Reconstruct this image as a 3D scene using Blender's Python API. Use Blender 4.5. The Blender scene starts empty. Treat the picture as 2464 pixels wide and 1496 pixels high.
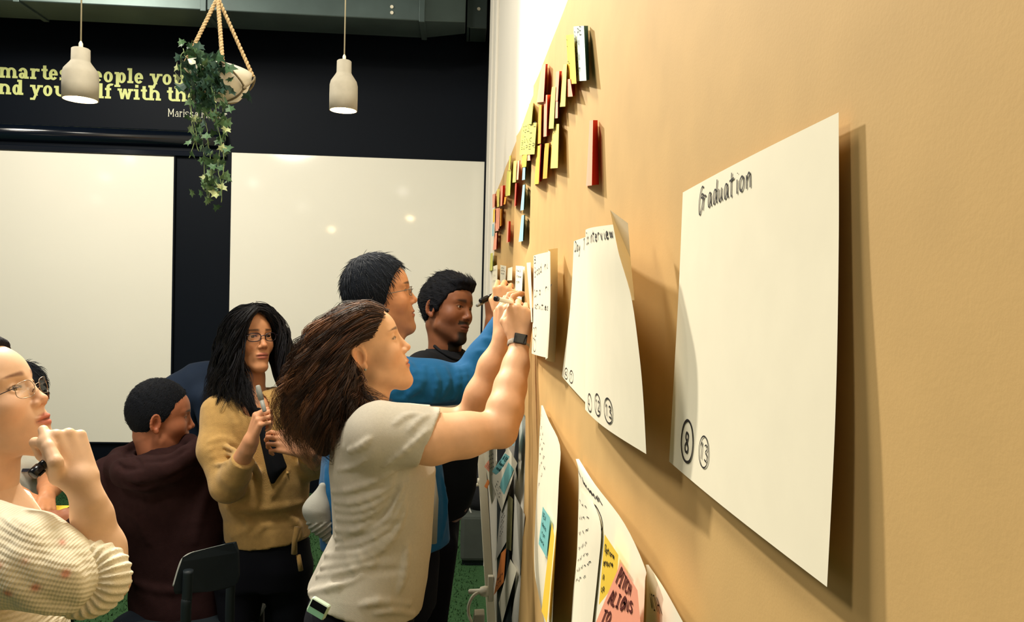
import bpy, bmesh, math, random
import numpy as np
from mathutils import Vector, Matrix

# ------------------------------------------------------------------ camera
SC = bpy.context.scene
C = SC.collection
IW, IH, FPX = 2464.0, 1496.0, 1850.0
CAM = np.array([0.0, 0.0, 1.65])
_psi, _th, _ro = math.radians(4.11), math.radians(-1.23), math.radians(1.4)
FWD = np.array([math.sin(_psi)*math.cos(_th), math.cos(_psi)*math.cos(_th), math.sin(_th)])
_r0 = np.array([math.cos(_psi), -math.sin(_psi), 0.0])
_u0 = np.cross(_r0, FWD)
RGT = _r0*math.cos(_ro) + _u0*math.sin(_ro)
UPV = -_r0*math.sin(_ro) + _u0*math.cos(_ro)
ZOOM = None
cam_d = bpy.data.cameras.new('camera'); cam = bpy.data.objects.new('camera', cam_d); C.objects.link(cam)
cam_d.sensor_width = 36.0; cam_d.lens = 36.0*FPX/IW; cam_d.clip_start = 0.02; cam_d.clip_end = 60
cam.matrix_world = Matrix(((RGT[0], UPV[0], -FWD[0], CAM[0]), (RGT[1], UPV[1], -FWD[1], CAM[1]),
                           (RGT[2], UPV[2], -FWD[2], CAM[2]), (0, 0, 0, 1)))
if ZOOM:
    _zx, _zy, _zw = ZOOM
    cam_d.lens *= IW/_zw
    cam_d.shift_x = (_zx - IW/2)/_zw; cam_d.shift_y = (IH/2 - _zy)/_zw
SC.camera = cam

# ------------------------------------------------------------------ world, lamps, exposure
wd = bpy.data.worlds.new('world'); SC.world = wd; wd.use_nodes = True
bg = wd.node_tree.nodes['Background']
bg.inputs[0].default_value = (1.0, 0.90, 0.72, 1); bg.inputs[1].default_value = 0.22
SC.view_settings.view_transform = 'Standard'; SC.view_settings.look = 'None'
SC.view_settings.gamma = 1.0; SC.view_settings.use_curve_mapping = False
SC.view_settings.exposure = 0.0
def area(name, loc, size, power, target, col=(1.0, 0.93, 0.79)):
    d = bpy.data.lights.new(name, 'AREA'); d.shape = 'DISK'; d.size = size; d.energy = power; d.color = col
    o = bpy.data.objects.new(name, d); C.objects.link(o); o.location = loc
    o.rotation_euler = (Vector(target)-Vector(loc)).to_track_quat('-Z', 'Y').to_euler()
    return o
def spot(name, loc, target, power, size, blend, radius, col=(1.0, 0.92, 0.78)):
    d = bpy.data.lights.new(name, 'SPOT'); d.energy = power; d.spot_size = math.radians(size); d.spot_blend = blend; d.shadow_soft_size = radius; d.color = col
    o = bpy.data.objects.new(name, d); C.objects.link(o); o.location = loc
    o.rotation_euler = (Vector(target)-Vector(loc)).to_track_quat('-Z', 'Y').to_euler(); return o
spot('track_spotlight', (-1.45, 3.9, 3.9), (0.2, 0.55, 1.55), 820, 62, 0.9, 0.09)      # washes the papered wall
area('ceiling_lamp', (-2.9, 3.9, 4.05), 0.9, 118, (-1.8, 5.8, 1.0))
area('ceiling_lamp', (-0.9, 1.9, 4.05), 0.6, 85, (-0.85, 2.1, 0))
area('ceiling_lamp', (-2.6, 0.2, 4.05), 0.9, 60, (-1.2, 3.0, 1.2))

# ------------------------------------------------------------------ helpers
rng = np.random.default_rng(7); random.seed(7)
def ray(px, py):
    return FWD + RGT*((px-IW/2)/FPX) + UPV*((IH/2-py)/FPX)
def P(px, py, Y):                      # point of the pixel's ray at world depth Y
    d = ray(px, py); return CAM + d*(Y/d[1])
WX = 0.20                              # the face of the brown paper
def W(px, py, off=0.0):                # point of the pixel's ray on the papered wall (off = metres proud of it)
    d = ray(px, py); return CAM + d*((WX-off)/d[0])
def px_m(Y): return FPX/Y
def srgb(r, g, b):
    f = lambda c: (c/255)/12.92 if c <= 10 else ((c/255+0.055)/1.055)**2.4
    return (f(r), f(g), f(b))
def tag(o, label=None, cat=None, group=None, kind=None):
    if label: o['label'] = label
    if cat: o['category'] = cat
    if group: o['group'] = group
    if kind: o['kind'] = kind
    return o
def thing(name, label, cat, loc=(0, 0, 0), group=None):
    o = bpy.data.objects.new(name, None); C.objects.link(o); o.location = tuple(map(float, loc)); o.empty_display_size = 0.05
    return tag(o, label, cat, group)
def link(name, me, mat, parent=None, smooth=False):
    o = bpy.data.objects.new(name, me); C.objects.link(o)
    if mat is not None: me.materials.append(mat)
    if smooth: me.polygons.foreach_set('use_smooth', [True]*len(me.polygons))
    if parent is not None:
        o.parent = parent
        off = Vector((0, 0, 0)); q = parent
        while q is not None: off += q.location; q = q.parent
        o.location = -off            # meshes are written in world coordinates
    return o
def mesh(name, V, Fc, mat, parent=None, smooth=False, col=None):
    me = bpy.data.meshes.new(name)
    V = np.asarray(V, float)
    if isinstance(Fc, np.ndarray):
        n = len(Fc); k = Fc.shape[1]
        me.vertices.add(len(V)); me.vertices.foreach_set('co', V.ravel())
        me.loops.add(n*k); me.loops.foreach_set('vertex_index', Fc.astype(np.int32).ravel())
        me.polygons.add(n); me.polygons.foreach_set('loop_start', np.arange(0, n*k, k, dtype=np.int32))
        me.update(calc_edges=True); me.validate()
    else:
        me.from_pydata(V.tolist(), [], [list(map(int, f)) for f in Fc]); me.update()
    if col is not None:
        a = me.color_attributes.new('Col', 'FLOAT_COLOR', 'POINT')
        cc = np.ones((len(V), 4), np.float32); cc[:, :3] = col
        a.data.foreach_set('color', cc.ravel())
    return link(name, me, mat, parent, smooth)
class MB:                              # collects simple shapes, builds ONE mesh
    def __init__(s): s.v = []; s.f = []
    def add(s, V, Fc):
        n = len(s.v); s.v += [tuple(map(float, p)) for p in V]; s.f += [[i+n for i in f] for f in Fc]; return s
    def box(s, a, b):
        x0, y0, z0 = a; x1, y1, z1 = b
        return s.add([(x0,y0,z0),(x1,y0,z0),(x1,y1,z0),(x0,y1,z0),(x0,y0,z1),(x1,y0,z1),(x1,y1,z1),(x0,y1,z1)],
                     [(0,3,2,1),(4,5,6,7),(0,1,5,4),(1,2,6,5),(2,3,7,6),(3,0,4,7)])
    def hexa(s, pts):                  # 8 points, bottom ring then top ring
        return s.add(pts, [(0,3,2,1),(4,5,6,7),(0,1,5,4),(1,2,6,5),(2,3,7,6),(3,0,4,7)])
    def tube(s, pts, r, n=8, caps=True):
        pts = np.asarray(pts, float); m = len(pts)
        r = np.full(m, r) if np.isscalar(r) else np.asarray(r, float)
        T = np.gradient(pts, axis=0); T /= np.linalg.norm(T, axis=1)[:, None]+1e-12
        a = np.array([0, 0, 1.0]) if abs(T[0, 2]) < 0.9 else np.array([1.0, 0, 0])
        N = np.cross(T[0], a); N /= np.linalg.norm(N); V = []
        for i in range(m):
            N = N - T[i]*np.dot(N, T[i]); N /= np.linalg.norm(N)+1e-12; B = np.cross(T[i], N)
            for k in range(n):
                t = 2*math.pi*k/n; V.append(pts[i]+r[i]*(math.cos(t)*N+math.sin(t)*B))
        Fc = [(i*n+k, i*n+(k+1) % n, (i+1)*n+(k+1) % n, (i+1)*n+k) for i in range(m-1) for k in range(n)]
        if caps: Fc += [tuple(range(n-1, -1, -1)), tuple(range((m-1)*n, m*n))]
        return s.add(V, Fc)
    def lathe(s, c, prof, n=32, axis=None):   # prof: (radius, height)
        V = []; c = np.asarray(c, float)
        if axis is None: ex, ey, ez = np.eye(3)
        else:
            ez = np.asarray(axis, float); ez /= np.linalg.norm(ez)
            ex = np.cross(ez, [0.3, 0.5, 0.81]); ex /= np.linalg.norm(ex); ey = np.cross(ez, ex)
        for r, h in prof:
            for k in range(n):
                t = 2*math.pi*k/n; V.append(c+ex*r*math.cos(t)+ey*r*math.sin(t)+ez*h)
        m = len(prof)
        Fc = [(i*n+k, i*n+(k+1) % n, (i+1)*n+(k+1) % n, (i+1)*n+k) for i in range(m-1) for k in range(n)]
        return s.add(V, Fc)
    def build(s, name, mat, parent=None, smooth=False, bevel=0):
        o = mesh(name, s.v, s.f, mat, parent, smooth)
        if bevel:
            b = o.modifiers.new('bevel', 'BEVEL'); b.width = bevel; b.segments = 2; b.limit_method = 'ANGLE'
        return o
def catmull(pts, n):
    pts = np.asarray(pts, float); m = len(pts); t = np.linspace(0, m-1, n); i = np.clip(t.astype(int), 0, m-2); u = (t-i)[:, None]
    p0 = pts[np.clip(i-1, 0, m-1)]; p1 = pts[i]; p2 = pts[i+1]; p3 = pts[np.clip(i+2, 0, m-1)]
    return 0.5*((2*p1)+(-p0+p2)*u+(2*p0-5*p1+4*p2-p3)*u*u+(-p0+3*p1-3*p2+p3)*u**3)

# ------------------------------------------------------------------ materials
def mat(name, col, rough=0.6, spec=0.4, metal=0.0, var=0.0, vscale=20.0, bump=0.0, bscale=200.0, emit=None, estr=0, attr=False, coat=0.0, sheen=0.0, stretch=None, sss=0.0):
    m = bpy.data.materials.new(name); m.use_nodes = True; nt = m.node_tree; b = nt.nodes['Principled BSDF']
    b.inputs['Roughness'].default_value = rough; b.inputs['Specular IOR Level'].default_value = spec; b.inputs['Metallic'].default_value = metal
    b.inputs['Base Color'].default_value = (*col, 1)
    if coat: b.inputs['Coat Weight'].default_value = coat
    if sheen: b.inputs['Sheen Weight'].default_value = sheen
    if sss:
        b.inputs['Subsurface Weight'].default_value = sss; b.inputs['Subsurface Radius'].default_value = (0.012, 0.005, 0.003); b.inputs['Subsurface Scale'].default_value = 0.6
    L = nt.links; tc = nt.nodes.new('ShaderNodeTexCoord'); src = tc.outputs['Object']
    if stretch:
        mp = nt.nodes.new('ShaderNodeMapping'); mp.inputs['Scale'].default_value = stretch; L.new(src, mp.inputs[0]); src = mp.outputs[0]
    cur = None
    if attr:
        a = nt.nodes.new('ShaderNodeAttribute'); a.attribute_name = 'Col'; cur = a.outputs['Color']
    if var:
        n = nt.nodes.new('ShaderNodeTexNoise'); n.inputs['Scale'].default_value = vscale; n.inputs['Detail'].default_value = 6; L.new(src, n.inputs[0])
        r = nt.nodes.new('ShaderNodeMapRange'); r.inputs[1].default_value = 0.25; r.inputs[2].default_value = 0.75
        r.inputs[3].default_value = 1-var; r.inputs[4].default_value = 1+var; L.new(n.outputs[0], r.inputs[0])
        mx = nt.nodes.new('ShaderNodeMix'); mx.data_type = 'RGBA'; mx.blend_type = 'MULTIPLY'; mx.inputs[0].default_value = 1
        if cur: L.new(cur, mx.inputs[6])
        else: mx.inputs[6].default_value = (*col, 1)
        L.new(r.outputs[0], mx.inputs[7]); cur = mx.outputs[2]
    if cur: L.new(cur, b.inputs['Base Color'])
    if bump:
        n2 = nt.nodes.new('ShaderNodeTexNoise'); n2.inputs['Scale'].default_value = bscale; n2.inputs['Detail'].default_value = 4; L.new(src, n2.inputs[0])
        bp = nt.nodes.new('ShaderNodeBump'); bp.inputs['Strength'].default_value = bump; bp.inputs['Distance'].default_value = 0.004; L.new(n2.outputs[0], bp.inputs['Height']); L.new(bp.outputs[0], b.inputs['Normal'])
    if emit: b.inputs['Emission Color'].default_value = (*emit, 1); b.inputs['Emission Strength'].default_value = estr
    return m
def glass(name, tint=(1, 1, 1), a=0.12):
    m = bpy.data.materials.new(name); m.use_nodes = True; nt = m.node_tree; nt.nodes.clear()
    o = nt.nodes.new('ShaderNodeOutputMaterial'); t = nt.nodes.new('ShaderNodeBsdfTransparent'); t.inputs[0].default_value = (*tint, 1)
    g = nt.nodes.new('ShaderNodeBsdfGlossy'); g.inputs['Roughness'].default_value = 0.05; x = nt.nodes.new('ShaderNodeMixShader'); x.inputs[0].default_value = a
    nt.links.new(t.outputs[0], x.inputs[1]); nt.links.new(g.outputs[0], x.inputs[2]); nt.links.new(x.outputs[0], o.inputs[0]); return m
M = {}
M['black_wall'] = mat('black_wall', srgb(5, 12, 22), 0.6, 0.12, var=0.12, vscale=1.5)
M['gloss_black'] = mat('gloss_black', srgb(10, 17, 28), 0.14, 0.5)
M['white_wall'] = mat('white_wall', (0.83, 0.79, 0.70), 0.7, 0.3, var=0.02, vscale=2)
M['whiteboard'] = mat('whiteboard', (0.88, 0.86, 0.76), 0.07, 0.35, var=0.02, vscale=1.2)
M['kraft'] = mat('kraft', srgb(206, 170, 112), 0.75, 0.2, var=0.06, vscale=14, bump=0.03, bscale=400)
M['paper'] = mat('paper', srgb(243, 236, 212), 0.8, 0.15, var=0.02, vscale=30)
M['paper_grey'] = mat('paper_grey', srgb(205, 202, 190), 0.8, 0.15, var=0.04, vscale=10)
M['ink'] = mat('ink', srgb(38, 36, 36), 0.7, 0.2)
M['ink_teal'] = mat('ink_teal', srgb(30, 84, 84), 0.7, 0.2)
M['ink_red'] = mat('ink_red', srgb(96, 40, 36), 0.7, 0.2)
for k, c in dict(yellow=(247, 208, 72), paleyellow=(240, 224, 120), lime=(214, 212, 108), red=(232, 92, 72), coral=(250, 168, 138), pink=(248, 176, 150), blue=(150, 200, 214), teal=(126, 196, 196), orange=(240, 170, 60), paleblue=(196, 212, 208), brightorange=(236, 140, 70)).items():
    M['note_'+k] = mat('note_'+k, srgb(*c), 0.75, 0.2, var=0.03, vscale=30)
M['note_deepred'] = mat('note_deepred', srgb(206, 50, 36), 0.75, 0.2)  # shade on coral, pink and red flaps, put into the colour
M['note_amber'] = mat('note_amber', srgb(220, 156, 58), 0.75, 0.2)  # shaded side of yellow and orange flaps, painted deeper
M['note_tealdark'] = mat('note_tealdark', srgb(58, 108, 116), 0.75, 0.2)  # shaded side of blue flaps, painted as dark teal
M['carpet'] = mat('carpet', srgb(52, 84, 52), 0.95, 0.1, var=0.45, vscale=90, bump=1.0, bscale=160)
M['duct'] = mat('duct', srgb(66, 80, 78), 0.42, 0.5, metal=0.5, var=0.35, vscale=2.5)
M['letter'] = mat('letter', srgb(206, 214, 140), 0.6, 0.3)
M['letter_white'] = mat('letter_white', srgb(220, 220, 200), 0.6, 0.3)
M['concrete'] = mat('concrete', srgb(176, 169, 152), 0.85, 0.2, var=0.08, vscale=25)
M['cord'] = mat('cord', srgb(190, 180, 150), 0.7)
M['lamp_in'] = mat('lamp_in', (0.9, 0.8, 0.6), 0.6)
M['bulb'] = mat('bulb', (1, 0.9, 0.7), 0.4, emit=(1.0, 0.72, 0.34), estr=28)
M['rope'] = mat('rope', srgb(194, 168, 126), 0.9, 0.1, var=0.3, vscale=120, bump=0.8, bscale=200)
M['rope_grey'] = mat('rope_grey', srgb(128, 116, 92), 0.9, 0.1, var=0.3, vscale=120)
M['bowl'] = mat('bowl', srgb(226, 218, 196), 0.45, 0.4)
M['leaf'] = mat('leaf', srgb(70, 100, 66), 0.5, 0.3, attr=True)
M['stem'] = mat('stem', srgb(120, 140, 86), 0.6)
M['white_plastic'] = mat('white_plastic', srgb(232, 226, 204), 0.4, 0.4)
M['grey_plastic'] = mat('grey_plastic', srgb(120, 124, 120), 0.5, 0.4)
M['table'] = mat('table', srgb(240, 236, 218), 0.35, 0.4)
M['dark_metal'] = mat('dark_metal', srgb(46, 54, 56), 0.45, 0.5, metal=0.3)
M['chair'] = mat('chair', srgb(30, 39, 45), 0.55, 0.4)
M['chair_edge'] = mat('chair_edge', srgb(150, 154, 148), 0.4, 0.5)
M['black_plastic'] = mat('black_plastic', srgb(14, 16, 24), 0.25, 0.5)
M['marker_grey'] = mat('marker_grey', srgb(150, 152, 146), 0.4, 0.4)
M['marker_white'] = mat('marker_white', srgb(232, 224, 204), 0.4, 0.4)
M['mint'] = mat('mint', srgb(150, 214, 186), 0.35, 0.4)
M['mint_light'] = mat('mint_light', srgb(206, 230, 206), 0.35, 0.4)
M['lens'] = glass('lens', (0.97, 0.97, 0.97), 0.07)
M['clear_lens'] = glass('clear_lens', (0.98, 0.98, 0.98), 0.14)
M['grey_box'] = mat('grey_box', srgb(66, 72, 68), 0.85, 0.2, var=0.1, vscale=12)
# ------------------------------------------------------------------ the room
YB = 6.3                                # back wall
def struct(name, mb, m, bevel=0): return tag(mb.build(name, m, bevel=bevel), kind='structure')
struct('floor', MB().box((-7, -9, -0.05), (0.35, YB+0.1, 0)), M['carpet'])
struct('ceiling', MB().box((-7, -9, 4.2), (0.35, YB+0.1, 4.25)), M['black_wall'])
struct('wall_back', MB().box((-7, YB, 0), (0.35, YB+0.12, 4.2)), M['black_wall'])
struct('wall_right', MB().box((WX+0.012, -9, 0), (WX+0.14, YB, 4.2)), M['white_wall'])
# pilaster and a lining strip on the white wall beyond the brown paper
struct('trim_1', MB().box((WX-0.012, 5.02, 0), (WX+0.012, 5.5, 4.2)), M['white_wall'], 0.004)
struct('trim_2', MB().box((WX-0.004, 4.62, 0), (WX+0.012, 5.02, 4.2)), M['white_wall'], 0.003)
# carpet pile near enough to read
def pile():
    n = 26000
    x = rng.uniform(-3.2, 0.15, n); y = rng.uniform(2.0, YB-0.05, n)
    h = rng.uniform(0.008, 0.018, n); a = rng.uniform(0, 2*math.pi, n); w = 0.004
    dx = np.cos(a)*w; dy = np.sin(a)*w; lx = rng.normal(0, 0.006, n); ly = rng.normal(0, 0.006, n)
    V = np.zeros((n, 3, 3)); V[:, 0] = np.stack([x-dx, y-dy, 0*x], 1); V[:, 1] = np.stack([x+dx, y+dy, 0*x], 1); V[:, 2] = np.stack([x+lx, y+ly, h], 1)
    return V.reshape(-1, 3), np.arange(3*n).reshape(-1, 3)
_v, _f = pile()
tag(mesh('carpet_pile', _v, _f, M['carpet']), 'short green carpet pile covering the floor', 'carpet', kind='stuff')

# whiteboards set on the black wall
def board(px0, px1, pyt, pyb, label):
    a = P(px0, pyt[0], YB); b = P(px1, pyt[1], YB); c = P(px0, pyb, YB)
    z1 = (a[2]+b[2])/2; z0 = c[2]
    t = thing('whiteboard', label, 'whiteboard', ((a[0]+b[0])/2, YB, z0))
    MB().box((a[0], YB-0.018, z0), (b[0], YB, z1)).build('panel', M['whiteboard'], t, bevel=0.002)
    m = MB()
    for q in ((a[0]-0.012, a[0]), (b[0], b[0]+0.012)): m.box((q[0], YB-0.022, z0-0.012), (q[1], YB, z1+0.012))
    m.box((a[0], YB-0.022, z1), (b[0], YB, z1+0.012)).box((a[0], YB-0.022, z0-0.012), (b[0], YB, z0))
    m.build('frame', M['black_wall'], t)
    return a[0], b[0], z0, z1
B1 = board(-560, 421, (345, 374), 1054, 'wide whiteboard panel under the wall quote, left of the black pillar')
B2 = board(559, 1166, (366, 391), 1070, 'whiteboard panel between the black pillar and the white wall')
# small ceiling downlights behind the camera, mirrored in the boards
for _x, _y in ((313, 383), (255, 425), (235, 480), (610, 440), (970, 460), (730, 497)):
    _d = ray(_x, _y); _q = CAM+_d*((4.17-CAM[2])/_d[2]); _l = area('downlight', (_q[0], 2*YB-_q[1], 4.17), .22, 9, (_q[0], 2*YB-_q[1], 0))
# glossy black bulkhead rail between the lettering and the boards
def rail():
    t = thing('wall_rail', 'glossy black horizontal rail under the wall lettering', 'rail', (-3, YB, 2.9))
    za = P(100, 300, YB)[2]; zb = P(100, 343, YB)[2]
    xe = P(545, 330, YB)[0]
    pts = [(0.0, za), (0.05, za-0.012), (0.075, (za+zb)/2), (0.05, zb+0.02), (0.0, zb)]
    V = [(-7, YB-d, z) for d, z in pts]+[(xe, YB-d, z) for d, z in pts]; n = len(pts)
    MB().add(V, [(i, i+1, n+i+1, n+i) for i in range(n-1)]+[tuple(range(n-1, -1, -1)), tuple(range(n, 2*n))]).build('moulding', M['gloss_black'], t, True)
    m = MB(); m.box((-7, YB-0.035, zb-0.07), (xe, YB, zb-0.03)); m.build('lower_strip', M['gloss_black'], t, bevel=0.004)
rail()
# ventilation duct
def duct():
    y0, y1 = 5.49, 5.86; z0 = P(1000, 49, y0)[2]
    xr = P(1015, 60, y0)[0]; xt = P(1120, 60, y0)[0]
    t = thing('ventilation_duct', 'dark grey sheet metal ventilation duct under the black ceiling', 'duct', (-2.5, 5.6, z0))
    MB().box((-7, y0, z0), (xr, y1, z0+0.55)).build('duct_body', M['duct'], t, bevel=0.006)
    MB().hexa([(xr, y0, z0), (xt, y0+0.1, z0+0.04), (xt, y1-0.02, z0+0.04), (xr, y1, z0), (xr, y0, z0+0.55), (xt, y0+0.1, z0+0.55), (xt, y1-0.02, z0+0.55), (xr, y1, z0+0.55)]).build('end_reducer', M['duct'], t, bevel=0.006)
    for x in (xr, P(490, 20, y0)[0], P(40, 20, y0)[0]):
        MB().box((x-0.02, y0-0.012, z0-0.012), (x+0.02, y1+0.012, z0+0.56)).build('flange', M['duct'], t, bevel=0.003)
    for py in (17, 31):
        q = P(943, py, y0); MB().lathe(q-np.array([0, 0.008, 0]), [(0.0, 0), (0.012, 0), (0.012, 0.01), (0, 0.01)], 10, (0, 1, 0)).build('bolt', M['white_plastic'], t)
    x2 = P(1128, 40, 5.9)[0]; x3 = P(1172, 40, 5.9)[0]
    t2 = thing('duct_riser', 'narrow dark metal riser beside the duct end near the white wall', 'duct', (x2, 5.95, z0))
    MB().box((x2, 5.88, z0+0.10), (x3, 6.2, 4.2)).build('riser_body', M['duct'], t2, bevel=0.006)
    MB().box((x2-0.012, 5.87, z0+0.10), (x2+0.012, 6.2, z0+0.5)).build('flange', M['duct'], t2)
    q = P(1152, 22, 5.88); MB().lathe(q-np.array([0, 0.008, 0]), [(0, 0), (0.013, 0), (0.013, 0.01)], 10, (0, 1, 0)).build('bolt', M['white_plastic'], t2)
duct()

# ------------------------------------------------------------------ slab lettering on the back wall
def glyph(ch, w):
    """polygons (lists of 2d points) of a slab-serif letter, x-height 1"""
    out = []; t = w*0.62; s = w*0.42                     # thin strokes, serif overhang
    R = lambda x0, y0, x1, y1: out.append([(x0, y0), (x1, y0), (x1, y1), (x0, y1)])
    def arc(cx, cy, rx, ry, a0, a1, wx=w, wy=t, n=16):
        for i in range(n):
            A = [math.radians(a0+(a1-a0)*k/n) for k in (i, i+1)]
            out.append([(cx+rx*math.cos(A[0]), cy+ry*math.sin(A[0])), (cx+rx*math.cos(A[1]), cy+ry*math.sin(A[1])),
                        (cx+(rx-wx)*math.cos(A[1]), cy+(ry-wy)*math.sin(A[1])), (cx+(rx-wx)*math.cos(A[0]), cy+(ry-wy)*math.sin(A[0]))])
    def stem(x, y0, y1, bot='both', top='left'):
        R(x, y0, x+w, y1)
        if bot == 'both': R(x-s, y0, x+w+s, y0+t)
        if bot == 'right': R(x, y0, x+w+s, y0+t)
        if top == 'left': R(x-s, y1-t, x+w*0.5, y1)
    def diag(x0, y0, x1, y1, ww): out.append([(x0, y0), (x0+ww, y0), (x1+ww, y1), (x1, y1)])
    A = 1.42; D = -0.42
    if ch in 'nmhur':
        if ch == 'n' or ch == 'h':
            stem(s, 0, A if ch == 'h' else 1); arc(s+w+0.18, 0.55, 0.18+w, 0.45, 0, 180); R(s+0.36+w, 0.0, s+0.36+2*w, 0.56); R(s+0.36+w-s*0.5, 0, s+0.36+2*w+s, t); return out, 0.36+2*w+2.3*s
        if ch == 'm':
            stem(s, 0, 1)
            for k in (0, 1):
                x = s+k*(0.30+w); arc(x+w+0.15, 0.55, 0.15+w, 0.45, 0, 180); R(x+0.30+w, 0, x+0.30+2*w, 0.56); R(x+0.30+w-s*0.4, 0, x+0.30+2*w+s*(1 if k else 0.4), t)
            return out, 0.60+3*w+2.3*s
        if ch == 'u':
            R(s, 0.44, s+w, 1); R(0, 1-t, s+w*0.5, 1); arc(s+w+0.16, 0.45, 0.16+w, 0.45, 180, 360); R(s+0.32+w, 0, s+0.32+2*w, 1); R(s+0.32+w-s*0.6, 1-t, s+0.32+w+0.1*w, 1); R(s+0.32+w, 0, s+0.32+2*w+s, t); return out, 0.32+2*w+2.2*s
        stem(s, 0, 1); arc(s+w+0.22, 0.55, 0.22+w, 0.45, 75, 180); R(s+w+0.2, 0.72, s+w+0.2+w*0.8, 0.98); return out, 0.36+w+1.6*s+w*0.4
    if ch == 'i': stem(s, 0, 1); R(s, 1.14, s+w, 1.42); return out, w+2.3*s
    if ch == 'l': stem(s, 0, A); return out, w+2.3*s
    if ch == 'o': arc(0.46, 0.5, 0.46, 0.52, 0, 360, w, t, 28); return out, 1.02
    if ch == 'e': arc(0.44, 0.5, 0.44, 0.52, 0, 325, w, t, 26); R(0.2, 0.42, 0.88, 0.42+t*0.8); return out, 0.98
    if ch == 'd': arc(0.42, 0.48, 0.42, 0.5, 0, 360, w, t, 28); R(0.62, 0, 0.62+w, A); R(0.62-s, A-t, 0.62+w*0.5, A); R(0.62, 0, 0.62+w+s, t); return out, 0.62+w+s+0.1
    if ch == 'p': arc(s+w*0.5+0.42, 0.48, 0.42, 0.52, 0, 360, w, t, 28); stem(s, D, 1); return out, 0.98+s+w*0.3
    if ch == 'a':
        R(0.52, 0, 0.52+w, 0.62); R(0.52, 0, 0.52+w+s, t); arc(0.40, 0.58, 0.12+w, 0.44, 0, 165, w, t); arc(0.34, 0.28, 0.34, 0.29, 0, 360, w*0.9, t*0.8, 22); return out, 0.52+w+s+0.06
    if ch == 's': arc(0.36, 0.73, 0.34, 0.29, 20, 270, w*0.95, t); arc(0.36, 0.27, 0.36, 0.29, -160, 90, w*0.95, t); R(0.56, 0.72, 0.56+t*0.5, 1.0); R(0.03, 0, 0.03+t*0.5, 0.28); return out, 0.78
    if ch == 't': R(0.16, 0.3, 0.16+w, 1.32); R(0, 1-t, 0.62, 1); arc(0.16+w+0.14, 0.32, 0.14+w, 0.33, 180, 320); return out, 0.68
    if ch == 'f': R(0.14, 0, 0.14+w, 1.1); R(0, 1-t, 0.62, 1); R(0, 0, 0.14+w+s, t); arc(0.14+w+0.16, 1.08, 0.16+w, 0.36, 60, 180); return out, 0.70
    if ch == 'y':
        diag(0.46, 0.0, 0.12, 1, w); diag(0.22, D, 0.82, 1, w*0.8); R(0, 1-t, 0.16+w+s*0.3, 1); R(0.72, 1-t, 0.82+w+s, 1); R(0.02, D, 0.40, D+t); return out, 0.90+w
    if ch == 'w':
        for x0, x1 in ((0.34, 0.10), (0.34, 0.62), (0.92, 0.62), (0.92, 1.18)): diag(x0, 0, x1, 1, w*0.82)
        R(0, 1-t, 0.10+w+s*0.3, 1); R(1.06, 1-t, 1.18+w+s*0.6, 1); return out, 1.24+w
    if ch == 'M':
        stem(s, 0, A); stem(s+0.9, 0, A, 'both', ''); diag(s+0.45, 0.35, s, A, w); diag(s+0.45, 0.35, s+0.9, A, w); R(s+0.9, A-t, s+0.9+w+s, A); return out, 1.0+w+2*s
    return out, 0.42
def lettering(text, px, py, xh_px, weight, m, root, track=0.06, end=False, sq=0.92):
    a = P(px, py, YB); k = xh_px/px_m(YB)*0.985
    widths = [(glyph(c, weight)[1]+track)*sq for c in text]
    x = a[0] - (sum(widths)*k if end else 0)
    for c, wdt in zip(text, widths):
        if c != ' ':
            mb = MB()
            for j, poly in enumerate(glyph(c, weight)[0]):
                n = len(poly); yy = YB-0.003-0.00004*j
                V = [(x+u*k*sq, yy, a[2]+v*k) for u, v in poly]+[(x+u*k*sq, YB-0.0005, a[2]+v*k) for u, v in poly]
                mb.add(V, [tuple(range(n)), tuple(range(2*n-1, n-1, -1))]+[(i, n+i, n+(i+1) % n, (i+1) % n) for i in range(n)])
            mb.build('letter', m, root)
        x += wdt*k
root = thing('wall_quote', 'pale green slab serif quote lettering on the black wall', 'lettering', (-2.8, YB, 3.4))
lettering('smartest people you', 449, 206, 24.5, 0.33, M['letter'], root, 0.07, True)
lettering('and yourself with them', 524, 248, 24.5, 0.33, M['letter'], root, 0.07, True)
root = thing('quote_credit', 'small thin pale name lettered beneath the green wall quote', 'lettering', (-2.2, YB, 3.2))
lettering('Marissa Mayer', 549, 286, 13, 0.13, M['letter_white'], root, 0.10, True)

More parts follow.
